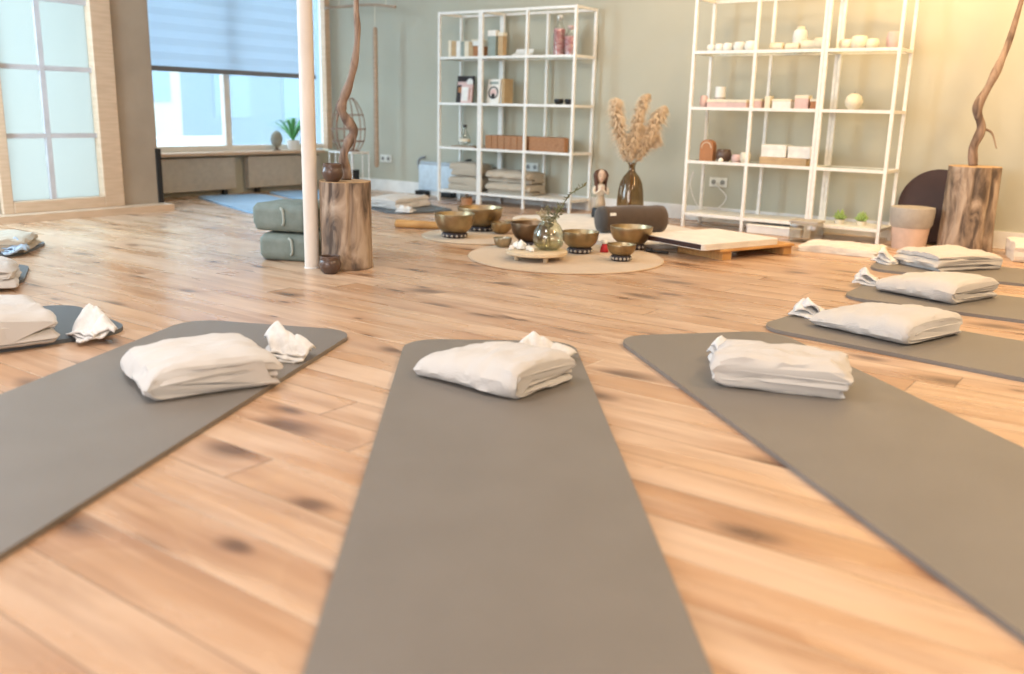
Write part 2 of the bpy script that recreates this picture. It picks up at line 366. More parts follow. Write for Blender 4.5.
# set-back return and projecting screen wall with its pier
roomobj('wall_left_return', wbox(0, STEP_U-.12, STEP_V-.12, STEP_V, 0, CEIL), 'taupe')
roomobj('wall_left_pier', wbox(STEP_U-.12, STEP_U, -3.10, STEP_V-.06, 0, CEIL), 'taupe')
roomobj('wall_left_front', wbox(STEP_U-.12, STEP_U, ROOM_V, -4.06, 0, CEIL), 'taupe')
roomobj('wall_left_top', wbox(STEP_U-.12, STEP_U, -4.06, -3.10, 2.35, CEIL), 'taupe')
pl = roomobj('trim_3', wbox(STEP_U-.10, STEP_U+.16, -4.6, STEP_V-.04, 0, .055), 'tanwood')
roomobj('trim_4', wbox(STEP_U-.02, STEP_U+.02, STEP_V-.08, STEP_V-.04, .05, .50), 'black')
bm = bmesh.new(); u0, u1 = STEP_U-.09, STEP_U+.03
for a, b_, z0, z1 in ((-3.27, -3.10, .055, 2.35), (-4.06, -3.98, .055, 2.35), (-3.98, -3.27, .055, .14), (-3.98, -3.27, 2.25, 2.35)): box(bm, u0, u1, a, b_, z0, z1, .006)
w2 = roomobj('window_2', bm, 'tanwood')
bm = bmesh.new(); um = STEP_U-.03
box(bm, um-.012, um+.02, -3.675, -3.635, .14, 2.25)
for z in (.61, 1.10, 1.59, 2.08): box(bm, um-.012, um+.018, -3.98, -3.27, z-.018, z+.018)
obj('window_muntin', bm, 'mullion', w2, kind='structure')
obj('window_glass', bx(um-.02, um-.014, -3.98, -3.27, .14, 2.25), 'frost', w2, kind='structure')

# radiator covers under the big window
def radiator(v0, v1, label):
    t = thing('radiator', label, 'radiator', uv(.03, (v0+v1)/2, 0), A, 'radiators below the window')
    h = (v1-v0)/2
    bm = bmesh.new(); box(bm, 0, .07, -h, h, .05, .365, .006)
    for k in range(4): box(bm, .068, .074, -h+.03, h-.03, .10+.07*k, .125+.07*k)
    obj('panel', bm, 'radiator', t)
    for s in (-1, 1): obj('foot', bx(.01, .06, s*(h-.12)-.02, s*(h-.12)+.02, 0, .05), 'black', t)
    return t
radiator(-2.62, -1.42, 'long cream radiator below the window, nearest the taupe pier')
radiator(-1.26, -.30, 'cream ribbed radiator below the window, beside the room corner')
# pleated blind
bm = bmesh.new(); n = 22; z0, z1 = 1.19, 2.6; vs = []
for k in range(n+1):
    z = z0+(z1-z0)*k/n; du = .005 if k % 2 else -.005
    vs.append([bm.verts.new((.0+du, v, z)) for v in (STEP_V+.03, -.30)])
for a, b_ in zip(vs, vs[1:]): bm.faces.new((a[0], a[1], b_[1], b_[0]))
t = thing('window_blind', 'pale blue pleated blind drawn halfway down the left window', 'blind', uv(.05, 0, 0), A)
o = obj('fabric', bm, 'blind', t); so = o.modifiers.new('s', 'SOLIDIFY'); so.thickness = .002
obj('bottom_rail', bx(-.015, .02, STEP_V+.03, -.30, 1.15, 1.195, .004), mat('rail_grey', (.20, .20, .21), .5), t)
# things on the sill
t = thing('palm_plant', 'small green arching plant on the window sill beside the pole', 'plant', uv(.04, -.62, .415), A)
bm = lathe(bmesh.new(), [(0, 0), (.055, 0), (.07, .10), (.062, .10), (.05, .015), (0, .015)], 24); obj('pot', bm, 'white', t, smooth='auto')
bm = bmesh.new()
for k in range(13):
    a = k*2.4; L_ = .20+.10*((k*7) % 5)/5; pr = None
    for j in range(9):
        s = j/8; r = L_*s*.95; z = .09+.24*math.sin(s*2.1)*(.7+.3*((k*3) % 4)/3); wd = .016*math.sin(PI*min(1, s*.93+.05))+.002
        c = Vector((r*math.cos(a), r*math.sin(a), z)); q = Vector((-math.sin(a), math.cos(a), 0))*wd
        cur = (bm.verts.new(c-q), bm.verts.new(c+q+Vector((0, 0, .003))))
        if pr: bm.faces.new((pr[0], pr[1], cur[1], cur[0]))
        pr = cur
obj('foliage', bm, 'palm', t).modifiers.new('s', 'SOLIDIFY').thickness = .002
t = thing('round_ornament', 'round grey-brown ornament on the window sill left of the green plant', 'ornament', uv(.06, -.86, .415), A)
bm = bmesh.new(); bmesh.ops.create_uvsphere(bm, u_segments=24, v_segments=16, radius=.085)
for v in bm.verts: v.co = Vector((v.co.x*.6, v.co.y*.8, v.co.z+.115))
obj('ball', bm, mat('stone_grey', (.20, .21, .19), .6, col2=(.36, .36, .3), scale=12), t, smooth=True); obj('stand', lathe(bmesh.new(), [(0, 0), (.04, 0), (.036, .012), (.015, .025), (.015, .04), (0, .04)], 20), 'brassdark', t, smooth='auto')

# outside the window
roomobj('trim_5', wbox(-40, -.2, -25, 25, -.4, -.3), 'pave')
def outdoor(name, label, cat, u0, u1, v0, v1, z1, m, wins):
    t = thing(name, label, cat, uv((u0+u1)/2, (v0+v1)/2, -.3), A)
    hu, hv = (u1-u0)/2, (v1-v0)/2
    obj('wall', bx(-hu, hu, -hv, hv, 0, z1), m, t)
    for a, b_, z0, z2 in wins: obj('window', bx(hu, hu+.04, a, b_, z0, z2), 'pane', t)
    return t
outdoor('building', 'cream rendered building seen through the window on its left side', 'building', -16, -12, 2.0, 6.4, 7, 'facade', [(-1.6, -.9, 1.2, 2.6), (1.2, 1.9, 1.2, 2.6)])
outdoor('building', 'blue-grey building seen through the window behind the plant', 'building', -18, -14, 7.6, 16, 7, 'slate', [(-3.0, -1.8, .8, 2.4), (-.6, .6, .8, 2.4)])
t = thing('garden_wall', 'low white wall seen outside the window', 'wall', uv(-6, 1.6, -.3), A)
obj('wall', bx(-.1, .1, -1.6, 1.5, 0, .58), 'white', t); obj('coping', bx(-.14, .14, -1.64, 1.54, .58, .62, .01), 'white', t)

# ------------------------------------------------------------------ the white pole
t = thing('support_pole', 'round off-white support pole standing in front of the tree stump', 'pole', (-1.118, 5.05, 0))
obj('shaft', lathe(bmesh.new(), [(0, 0), (.040, 0), (.040, CEIL), (0, CEIL)], 40), mat('warm_white_paint', (.74, .66, .58), .5, scale=3), t, smooth='auto')
obj('collar', lathe(bmesh.new(), [(.0395, 0), (.043, 0), (.043, .006), (.0395, .008)], 40), 'white', t, smooth='auto')

# ------------------------------------------------------------------ wall sockets
def socket(u, z, label, n=2):
    t = thing('wall_socket', label, 'socket', uv(u, -.002, z), A)
    obj('plate', bx(-.04*n, .04*n, -.012, 0, -.04, .04, .004), 'socket', t)
    for k in range(n):
        bm = bmesh.new(); lathe(bm, [(0, 0), (.02, 0), (.02, .003), (.017, .003), (.016, .0012), (0, .0012)], 20)
        obj('insert', bm, 'socketdark', t, loc=((k-(n-1)/2)*.08, -.0125, 0), rot=(PI/2, 0, 0))
    return t
socket(.80, .345, 'double wall socket left of the pale electric heater')
socket(2.70, .355, 'double wall socket behind the left shelves')
socket(4.60, .33, 'double wall socket behind the right shelves')

# ------------------------------------------------------------------ electric heater
t = thing('electric_heater', 'pale blue-white electric panel heater standing at the back wall', 'heater', uv(1.64, -.042, 0), A)
obj('panel', bx(-.34, .27, -.008, .018, .05, .31, .006), 'heater', t, smooth='auto')
obj('grille', bx(-.32, .25, -.006, .016, .31, .345, .004), mat('grille_grey', (.45, .52, .58), .4), t)
for x in (-.345, .26):
    obj('handle', tube(bmesh.new(), smoothpath([(x, .004, .26), (x-.01, .004, .33), (x+.02, .006, .375), (x+.08, .008, .385)]), .010, 8), 'black' if x > 0 else mat('handle_grey', (.25, .27, .30), .4), t, smooth=True)
for x in (-.25, .10): obj('foot', bx(x-.09, x+.05, -.07, .018, 0, .05, .010), 'black', t)

# ------------------------------------------------------------------ shelf units
LV = (.101, .512, .922, 1.338); SH = 1.75; SD = .346; PT = .0115
def shelf_unit(P, rz, width, posts, label):
    t = thing('shelf_unit', label, 'shelf', P, rz, 'white metal shelf units')
    for x in posts:
        for y in (PT, SD-PT): obj('post', bx(x-PT, x+PT, y-PT, y+PT, 0, SH), 'steel', t)
    for z in LV+(SH-.013,):
        bm = bmesh.new(); r = .011
        box(bm, PT, width-PT, PT-r, PT+r, z-r, z+r); box(bm, PT, width-PT, SD-PT-r, SD-PT+r, z-r, z+r)
        for x in (posts[0], posts[-1]): box(bm, x-r, x+r, PT*2, SD-PT*2, z-r, z+r)
        obj('rail_frame', bm, 'steel', t)
    for i, z in enumerate(LV):
        obj('shelf_board', bx(2*PT, width-2*PT, 2*PT, SD-2*PT, z, z+.008 if i else z+.012), 'glass' if i else 'steel', t)
    return t
Y1, Y2 = -.6266, -.6205
R1, R2 = Matrix.Rotation(Y1, 4, 'Z'), Matrix.Rotation(Y2, 4, 'Z')
O1, O2 = Vector((-.763, 9.073, 0)), Vector((1.338, 7.424, 0))
def s1(x, y, z=0): return O1 + R1 @ Vector((x, y, z))
def s2(x, y, z=0): return O2 + R2 @ Vector((x, y, z))
shelf_unit(s1(0, 0), Y1, .507, (PT, .507-PT), 'narrow white metal shelf unit, leftmost, in front of the heater')
shelf_unit(s1(.509, 0), Y1, 1.028, (PT, .514, 1.028-PT), 'wide white metal shelf unit holding the cork blocks')
shelf_unit(s2(0, 0), Y2, 1.018, (PT, .507, 1.018-PT), 'wide white metal shelf unit right of the pampas vase')
shelf_unit(s2(1.02, 0), Y2, .517, (PT, .517-PT), 'narrow white metal shelf unit, rightmost, beside the pink tub')
zL = [LV[0]+.012]+[z+.008 for z in LV[1:]]

# ---- things on the left shelves
def book(P, rz, wd, dp, h, cover, label, lean=0, group=None):
    t = thing('book', label, 'book', P, rz, group)
    obj('cover', bx(-wd/2, wd/2, 0, dp, 0, h, .0015, seg=1), cover, t, rot=(lean, 0, 0))
    obj('pages', bx(-wd/2+.003, wd/2-.003, .004, dp+.002, .003, h+.001), 'paper', t, rot=(lean, 0, 0))
    return t
x = .05
bk = [('cream', .155, 'cream book, first at the left of the top row'), ('tanc', .15, 'tan book, second in the top row'), ('paper', .15, 'white book in the top row right of the tan one'),
      ('greyc', .145, 'grey-green book near the middle of the top row'), ('cream', .145, 'cream book right of the grey-green one on top'), ('tanc', .14, 'tan book, second from the right of the top row'), ('terracotta', .10, 'short brown box at the right end of the top row')]
for i, (m, h, lb) in enumerate(bk):
    wd = (.035, .055, .05, .04, .05, .05, .075)[i]; x += wd/2+.004
    book(s1(x-.01, .10, zL[3]), Y1, wd, .12, h, m, lb, group='books on the top left shelf'); x += wd/2
t = thing('card_box', 'small white box lying on the short brown box on the top shelf', 'box', s1(.375, .10, zL[3]+.102), Y1); obj('body', bx(-.05, .05, 0, .09, 0, .055, .003), 'paper', t); obj('lid', bx(-.052, .052, -.002, .092, .04, .058, .003), 'cream', t)
t = thing('product_box', 'tall box with white top and grey-green picture on top shelf', 'box', s1(.585, .07, zL[3]), Y1)
obj('body', bx(-.045, .045, 0, .06, 0, .18, .002), 'greyc', t); obj('lid', bx(-.047, .047, -.002, .062, .18, .23, .002), 'paper', t)
t = thing('product_box', 'slim tan box beside the grey-green picture box on top shelf', 'box', s1(.67, .09, zL[3]), Y1)
obj('body', bx(-.028, .028, 0, .06, 0, .18, .002), 'tanc', t); obj('lid', bx(-.03, .03, -.002, .062, .18, .21, .002), 'cream', t)
t = thing('card_stand', 'open white booklet propped on the top shelf middle bay', 'booklet', s1(.84, .14, zL[3]), Y1)
bm = bmesh.new(); slab(bm, [(-.10, 0), (.10, 0), (.115, .05), (-.075, .05)], 0, .006); 
obj('page', bm, 'paper', t, rot=(math.radians(35), 0, 0)); obj('page', bx(-.075, .115, -.004, 0, 0, .075), 'paper', t, loc=(0, .05, 0), rot=(math.radians(-20), 0, 0))
def bottle(P, r, h, fill, fm, label, group=None, capm='clear', neck=.35):
    t = thing('bottle', label, 'bottle', P, 0, group)
    pr = [(0, 0), (r, 0), (r, h*.55), (r*.85, h*.66), (r*neck, h*.8), (r*neck, h*.92), (r*neck-.003, h*.92), (r*neck-.003, h*.8), (r*.8-.003, h*.65), (r-.004, h*.54), (r-.004, .005), (0, .005)]
    obj('glass_body', lathe(bmesh.new(), pr, 28), 'clear', t, smooth='auto')
    obj('contents', lathe(bmesh.new(), [(0, .007), (r-.006, .007), (r-.006, h*fill), (0, h*fill)], 24), fm, t, smooth='auto')
    obj('stopper', lathe(bmesh.new(), [(0, h*.86), (r*neck-.004, h*.86), (r*neck-.004, h*.92), (r*neck+.003, h*.93), (r*neck+.003, h*.98), (r*.2, h), (0, h)], 20), capm, t, smooth='auto')
    return t
bottle(s1(1.29, .12, zL[3]), .055, .34, .66, 'redlilac', 'taller bottle of pink and white petals on the top shelf', 'petal bottles', 'paper', .4)
bottle(s1(1.41, .12, zL[3]), .055, .25, .64, 'redlilac', 'shorter bottle of pink and white petals on the top shelf', 'petal bottles', 'pinkc', .5)
# second row
def facebook(P, wd, h, cover, label, marks, lean=-.12, grp=None):
    t = book(P, Y1, wd, .022, h, cover, label, lean, grp)
    for mm, bmf in marks:
        c = t.children[0]; obj('picture', bmf, mm, c)
    return t
def disc(cx, cz, r, y=-.0012, r2=0):
    bm = bmesh.new(); n = 28; a = [bm.verts.new((cx+r*math.cos(2*PI*k/n), y, cz+r*math.sin(2*PI*k/n))) for k in range(n)]
    if r2:
        b = [bm.verts.new((cx+r2*math.cos(2*PI*k/n), y, cz+r2*math.sin(2*PI*k/n))) for k in range(n)]
        for k in range(n): bm.faces.new((a[k], a[(k+1) % n], b[(k+1) % n], b[k]))
    else: bm.faces.new(a)
    r_ = bmesh.ops.extrude_face_region(bm, geom=bm.faces[:]); bmesh.ops.translate(bm, verts=[g for g in r_['geom'] if isinstance(g, bmesh.types.BMVert)], vec=(0, .001, 0)); return bm
facebook(s1(.19, .16, zL[2]), .20, .255, 'darkc', 'large dark book with orange and white cover picture, second shelf', [('paper', disc(.055, .19, .04)), ('terracotta', bx(-.08, .0, -.002, -.0005, .10, .15)), ('pinkc', bx(-.09, .02, -.002, -.0005, .17, .20))], grp='cover-out books')
facebook(s1(.27, .09, zL[2]), .13, .175, 'pinkc', 'small pink and white book in front of the dark one', [('paper', bx(-.055, .02, -.002, -.0005, .02, .15)), ('terracotta', bx(.035, .045, -.002, -.0005, .03, .14))], grp='cover-out books')
facebook(s1(.59, .09, zL[2]), .14, .22, 'paper', 'white book with a dark ring and portrait on its cover', [('darkc', disc(.0, .10, .058, r2=.043)), ('pinkc', disc(.0, .10, .035)), ('darkc', disc(.0, .075, .02, y=-.0025)), ('greyc', bx(-.05, .05, -.002, -.0005, .175, .20))], grp='cover-out books')
book(s1(.685, .12, zL[2]), Y1, .03, .14, .225, 'tanc', 'tan book standing right of the ring cover book')
for px_, lb in ((1.32, 'left of the two small black bowls on the second shelf'), (1.43, 'right of the two small black bowls on the second shelf')):
    t = thing('small_bowl', lb, 'bowl', s1(px_, .10, zL[2]), 0, 'small black bowls')
    obj('bowl', lathe(bmesh.new(), [(0, 0), (.02, 0), (.04, .02), (.044, .04), (.038, .052), (.032, .05), (.036, .04), (.03, .02), (0, .008)], 28), 'black', t, smooth='auto')
    obj('foot', lathe(bmesh.new(), [(.012, 0), (.022, 0), (.022, .004), (.012, .004)], 20), 'brass', t)
# third row: bottle on a wooden board, cork blocks
t = thing('wooden_tray', 'thin tan wooden board on the third shelf under the bottle', 'board', s1(.25, .16, zL[1]), Y1)
obj('board', slab(bmesh.new(), rrect(-.14, .14, -.10, .10, .02), 0, .014, .003), 'stick', t)
obj('handle', slab(bmesh.new(), rrect(.13, .17, -.03, .03, .012), .001, .012, .002), 'stick', t)
t = thing('glass_bottle', 'conical clear glass bottle with black cap on the third shelf', 'bottle', s1(.21, .16, zL[1]+.0145), 0)
obj('glass_body', lathe(bmesh.new(), [(0, 0), (.06, 0), (.063, .01), (.05, .07), (.03, .12), (.017, .15), (.017, .175), (.014, .175), (.014, .15), (.027, .12), (.046, .07), (.058, .012), (0, .006)], 28), 'clear', t, smooth='auto')
obj('cap', lathe(bmesh.new(), [(0, .172), (.02, .172), (.02, .195), (0, .197)], 20), 'black', t, smooth='auto')
obj('label_band', lathe(bmesh.new(), [(.0566, .035), (.0575, .035), (.0522, .065), (.0508, .065)], 28), 'cream', t, smooth='auto')
cb = None
names = ['leftmost', 'second', 'third', 'fourth', 'fifth', 'rightmost']
for bay, (x0, x1, n) in enumerate(((.54, .985, 6), (1.045, 1.30, 4))):
    for k in range(n):
        wdt = (x1-x0)/n; cx = x0+(k+.5)*wdt; lb = f"{names[k] if not (bay == 1 and k == n-1) else 'last narrow'} cork block in the {'middle' if bay == 0 else 'right'} bay row on the third shelf"
        loc = s1(cx, .05+.004*math.sin(k*3.1), zL[1])
        if cb is None:
            cb = thing('cork_block', lb, 'yoga block', loc, Y1, 'cork blocks'); obj('block', bx(-.035, .035, 0, .22, 0, .125, .004), 'cork', cb)
        else: dup(cb, loc, Y1+random.uniform(-.03, .03), lb)
dup(cb, s1(1.425, .085, zL[1]), Y1+PI/2, 'cork block turned sideways at the right end of the third shelf')

# ------------------------------------------------------------------ folded textiles
def folded(W, L, H_, n, seed, taper=(0, 0), rows=34, wrap=False, shrink=.10, amp=.006):
    """serpentine-folded cloth: x across the folds, y along them, open layered end at -y"""
    t = H_/n; rnd = random.Random(seed); path = []
    ends = [(-W/2+t/2+rnd.uniform(0, .03)*(0 if k % 2 else 1), W/2-t/2-rnd.uniform(0, .03)*(1 if k % 2 else 0)) for k in range(n)]
    # wrap: the cloth goes round the whole bundle on the -x side, the inner folds lie inside it
    order = [0]+list(range(n-1, 0, -1)) if wrap else list(range(n))
    dirn = -1 if wrap else 1
    for m_, k in enumerate(order):
        a, b_ = (ends[k][0]+(t*1.3 if wrap and k not in (0, n-1) else (t*.6 if wrap else 0)), ends[k][1]); z = t*(k+.5)
        d_ = dirn*(1 if m_ % 2 == 0 else -1)
        xs = [a+(b_-a)*i/14 for i in range(15)] if d_ > 0 else [b_-(b_-a)*i/14 for i in range(15)]
        path += [(x_, z) for x_ in xs]
        if m_ < n-1:
            k2 = order[m_+1]; z2 = t*(k2+.5); cx = xs[-1]
            a2 = ends[k2][0]+(t*1.3 if wrap and k2 not in (0, n-1) else (t*.6 if wrap else 0))
            nx = ends[k2][1] if d_ > 0 else a2
            rx = min(abs(z2-z)/2, t*1.1)
            for j in range(1, 8):
                an = PI*j/8; path.append((cx+(nx-cx)*j/8+d_*rx*math.sin(an), z+(z2-z)*(1-math.cos(an))/2))
    bm = bmesh.new(); rings = []
    for r in range(rows+1):
        s = r/rows; y = -L/2+L*s
        e = min(s, 1-s)*rows; th = t*.475*(math.sqrt(max(.10, 1-(1-min(1, e/1.6))**2)))
        left, right = [], []
        for i, (px_, pz) in enumerate(path):
            q0 = path[max(i-1, 0)]; q1 = path[min(i+1, len(path)-1)]
            d = Vector((q1[0]-q0[0], q1[1]-q0[1])).normalized(); nn = Vector((-d.y, d.x))
            left.append((px_+nn.x*th, pz+nn.y*th)); right.append((px_-nn.x*th, pz-nn.y*th))
        ol = left+right[::-1]; ring = []
        for px_, pz in ol:
            g = 1-shrink*abs(2*px_/W)**3; g *= 1-taper[0]*(1-s)**2-taper[1]*s**2
            g *= 1-.10*abs(2*s-1)**6
            zz = pz*g
            hz = pz/H_
            w1 = fbm((px_, y, pz*.6), 7, seed)*amp*1.6+fbm((px_*.5, y*3, pz), 12, seed+3)*amp*.7
            dx = fbm((px_, y, pz*3), 6, seed+9)*amp*2+fbm((0, y*1.5, pz*20), 5, seed+5)*amp*1.4
            dy = fbm((px_*2, 0, pz*14), 4, seed+2)*amp*2*(1 if s < .5 else -1)*abs(2*s-1)
            ring.append(bm.verts.new((px_*(1-.04*hz)+dx, y+dy, max(.0012, zz+w1*hz*1.2))))
        rings.append(ring)
    m = len(rings[0])
    for a, b_ in zip(rings, rings[1:]):
        for k in range(m): bm.faces.new((a[k], a[(k+1) % m], b_[(k+1) % m], b_[k]))
    c = bm.faces.new(rings[0]); c2 = bm.faces.new(rings[-1][::-1])
    bmesh.ops.triangulate(bm, faces=[c, c2], ngon_method='EAR_CLIP')
    return bm
def folded_obj(name, bm, m, label, cat, loc, deg, group=None):
    o = obj(name, bm, m, loc=loc, rot=math.radians(deg), smooth='auto'); tag(o, label, cat, group); return o
def crumple(size, peak, seed, lob=1.):
    """small soft cloth: folded in layers with one raised corner"""
    bm = bmesh.new(); n = 26
    for lay in range(3):
        G = []
        for i in range(n+1):
            row = []
            for j in range(n+1):
                a, b_ = i/n*2-1, j/n*2-1
                x_ = a*size/2*(1-.12*lay); y_ = b_*size/2*(.8-.1*lay)
                k = max(0, 1-math.hypot(a*.75+.25*lay-.2, b_-.55)/1.25)
                z = .004+.009*lay+peak*k**1.3*(.84+.09*lay)
                z += fbm((x_, y_, lay), 12, seed)*.008+abs(math.sin(a*3+seed+b_*1.3))*.003*(lay+.5)
                e = max(abs(a), abs(b_))
                if e > .9: z -= (e-.9)*.05
                x_ += fbm((y_, lay, 1), 9, seed)*.025; y_ += fbm((x_, lay, 2), 9, seed+1)*.025
                rt_ = .22*lay; x_, y_ = x_*math.cos(rt_)-y_*math.sin(rt_), x_*math.sin(rt_)+y_*math.cos(rt_)
                row.append(bm.verts.new((x_, y_, max(.003+.002*lay, z))))
            G.append(row)
        for i in range(n):
            for j in range(n): bm.faces.new((G[i][j], G[i+1][j], G[i+1][j+1], G[i][j+1]))
    # give every layer its thickness
    return bm
def napkin(loc, deg, size, peak, seed, label):
    o = obj('hand_towel', crumple(size, peak, seed), 'towel', loc=loc, rot=math.radians(deg), smooth=True)
    s = o.modifiers.new('s', 'SOLIDIFY'); s.thickness = .006; s.offset = 0
    tag(o, label, 'towel', 'small white towels on the mats'); return o

# ------------------------------------------------------------------ yoga mats
MT = .015
def yoga_mat(cx, cy, deg, wd, ln, m, label, group='yoga mats laid out like rays'):
    bm = slab(bmesh.new(), rrect(-wd/2, wd/2, -ln, 0, .13), 0, MT, .004)
    o = obj('yoga_mat', bm, m, loc=(cx, cy, .0005), rot=math.radians(deg), smooth='auto'); tag(o, label, 'yoga mat', group); return o
yoga_mat(-.085, 3.429, 2.5, .643, 2.6, 'mat', 'grey-taupe yoga mat in the middle foreground')
yoga_mat(-.965, 3.60, -11, .72, 2.4, 'mat', 'grey-taupe yoga mat at the left, under a blanket and peaked towel')
yoga_mat(.745, 3.62, 13.0, .70, 2.5, 'mat', 'grey-taupe yoga mat first to the right of the middle one')
yoga_mat(1.23, 4.00, 46, .60, 1.9, 'mat', 'taupe yoga mat second to the right of the middle one')
yoga_mat(1.80, 4.745, 54, .61, 1.9, 'mat', 'taupe yoga mat third to the right of the middle one')
yoga_mat(2.236, 5.643, 60, .60, 1.9, 'mat', 'taupe yoga mat farthest to the right, near the tub')
yoga_mat(-1.70, 3.70, -44, .64, 1.9, 'matdark', 'dark slate yoga mat at the left edge with a small white towel')
yoga_mat(-2.48, 4.62, -66, .60, 1.9, 'matdark', 'dark slate yoga mat second along the left edge')
yoga_mat(-2.86, 5.45, -80, .58, 1.5, 'matdark', 'dark slate yoga mat farthest along the left edge')
yoga_mat(-.77, 7.92, 212, .62, 1.28, 'matdark', 'dark yoga mat beyond the stump with a cream blanket')
yoga_mat(-1.87, 7.72, 215, .66, 1.6, 'matsky', 'yoga mat with painted sky sheen by the radiators, nearer one')
yoga_mat(-1.80, 8.97, 215, .64, .85, 'matsky', 'yoga mat with painted sky sheen by the radiators, farther one')

ZM = MT+.001
folded_obj('folded_blanket', folded(.325, .42, .115, 4, 1, taper=(0, .38), shrink=.22, amp=.005, wrap=True), 'linen', 'folded cream blanket on the middle yoga mat', 'blanket', (-.055, 2.91, ZM), 52, 'folded cream blankets on the mats')
folded_obj('folded_blanket', folded(.41, .38, .115, 4, 4, taper=(0, .10), shrink=.2, amp=.005, wrap=True), 'linen', 'folded off-white blanket on the mat left of the middle', 'blanket', (-.99, 2.83, ZM), 34, 'folded cream blankets on the mats')
folded_obj('folded_blanket', folded(.44, .25, .11, 4, 6, shrink=.14, amp=.007, wrap=True), 'linen', 'long folded cream blanket on the mat just right of middle', 'blanket', (.885, 2.93, ZM), -18, 'folded cream blankets on the mats')
folded_obj('folded_blanket', folded(.42, .44, .11, 3, 8, taper=(0, .4), shrink=.2, amp=.004, wrap=True), 'linen', 'folded blanket on the second mat right of middle', 'blanket', (1.56, 3.76, ZM), 36, 'folded cream blankets on the mats')
folded_obj('folded_blanket', folded(.42, .42, .12, 3, 9, taper=(0, .4), shrink=.2, amp=.004, wrap=True), 'linen', 'folded blanket on the third mat right of middle', 'blanket', (2.14, 4.60, ZM), 34, 'folded cream blankets on the mats')
folded_obj('folded_blanket', folded(.50, .36, .10, 4, 10), 'linen', 'folded blanket on the farthest right mat, before the tub', 'blanket', (2.62, 5.55, ZM), 20, 'folded cream blankets on the mats')
folded_obj('folded_blanket', folded(.38, .44, .13, 4, 11), 'linen', 'folded blanket on the dark mat nearest at the left edge', 'blanket', (-1.93, 3.28, ZM), 40, 'folded cream blankets on the mats')
folded_obj('folded_blanket', folded(.36, .36, .11, 4, 12), 'linen', 'folded blanket on the second dark mat along the left edge', 'blanket', (-2.55, 4.28, ZM), 25, 'folded cream blankets on the mats')
folded_obj('folded_blanket', folded(.36, .36, .09, 4, 13), 'beige', 'tan folded blanket on the farthest mat along the left edge', 'blanket', (-3.02, 5.36, ZM), 15, 'folded cream blankets on the mats')
folded_obj('folded_blanket', folded(.34, .46, .10, 3, 14), 'linen', 'rounded cream blanket on the dark mat beyond the stump', 'blanket', (-1.03, 8.28, ZM), -35, 'folded cream blankets on the mats')
napkin((.115, 3.145, ZM), -20, .18, .065, 1, 'small white towel behind the blanket on the middle mat')
napkin((-.78, 3.10, ZM), -25, .165, .085, 2, 'small peaked white towel beside the left blanket')
napkin((.775, 3.20, ZM), 10, .12, .07, 3, 'small white towel behind the long folded blanket')
napkin((1.325, 4.02, ZM), 60, .16, .06, 4, 'small white towel at the tip of the second right mat')
napkin((1.90, 4.86, ZM), 50, .15, .06, 5, 'small white towel at the tip of the third right mat')
napkin((2.30, 5.62, ZM), 40, .16, .07, 6, 'small white towel at the tip of the farthest right mat')
napkin((-1.575, 3.32, ZM), -50, .16, .10, 7, 'small white towel on the nearest dark mat at the left edge')
o = napkin((-2.86, 5.22, ZM), -60, .15, .06, 8, 'small bluish towel on the farthest mat at the left edge'); o.data.materials[0] = mat('blue_terry', (.38, .48, .60), .95)
napkin((-.93, 7.86, ZM), -30, .15, .02, 9, 'flat white towel on the dark mat beyond the stump')

# blankets and bolsters in the shelves
folded_obj('folded_blanket', folded(.40, .26, .135, 2, 21, amp=.003, shrink=.04), 'beige', 'lower beige blanket in the narrow left shelf bottom bay', 'blanket', s1(.265, .172, zL[0]), math.degrees(Y1), 'blankets in the shelf')
folded_obj('folded_blanket', folded(.38, .25, .13, 2, 22, amp=.004), 'beige', 'upper beige blanket in the narrow left shelf bottom bay', 'blanket', s1(.265, .172, zL[0]+.137), math.degrees(Y1), 'blankets in the shelf')
folded_obj('folded_blanket', folded(.27, .52, .105, 3, 23, amp=.004), 'beige', 'lower folded beige blanket in the wide left shelf bottom bay', 'blanket', s1(.81, .175, zL[0]), math.degrees(Y1)+90, 'blankets in the shelf')
folded_obj('folded_blanket', folded(.26, .50, .11, 3, 24, amp=.005), 'beige', 'upper folded beige blanket in the wide left shelf bottom bay', 'blanket', s1(.81, .175, zL[0]+.107), math.degrees(Y1)+90, 'blankets in the shelf')

# ------------------------------------------------------------------ things on the right shelves
def pot_(P, r, h, m, label, name='small_pot', cat='pot', grp='small pots on the right shelves'):
    t = thing(name, label, cat, P, 0, grp)
    obj('body', lathe(bmesh.new(), [(0, 0), (r*.7, 0), (r*.95, h*.25), (r, h*.6), (r*.85, h*.92), (r*.75, h), (r*.65, h), (r*.75, h*.85), (r*.85, h*.5), (r*.6, h*.1), (0, h*.08)], 24), m, t, smooth='auto')
    return t
for i, (x_, r) in enumerate(((.10, .035), (.17, .035), (.24, .04), (.33, .045), (.42, .045))):
    pot_(s2(x_, .12, zL[3]), r, .055+.005*i, 'paper', f'{names[i] if i < 4 else "fifth"} of the small white bowls on the upper right shelf')
for i, (x_, h) in enumerate(((.62, .06), (.74, .055), (.86, .075), (.95, .09))):
    t = thing('rolled_cloth', f'{names[i]} of the white rolls on the upper right shelf, middle bay', 'roll', s2(x_, .13, zL[3]), Y2, 'white rolls on the right shelf')
    obj('roll', tube(bmesh.new(), [(-.05, 0, h/2), (-.045, 0, h/2), (.045, 0, h/2), (.05, 0, h/2)], [h*.4, h/2, h/2, h*.4], 20), 'cream', t, smooth='auto')
    obj('core', tube(bmesh.new(), [(-.0515, 0, h/2), (.0515, 0, h/2)], h*.14, 12), 'tanc', t)
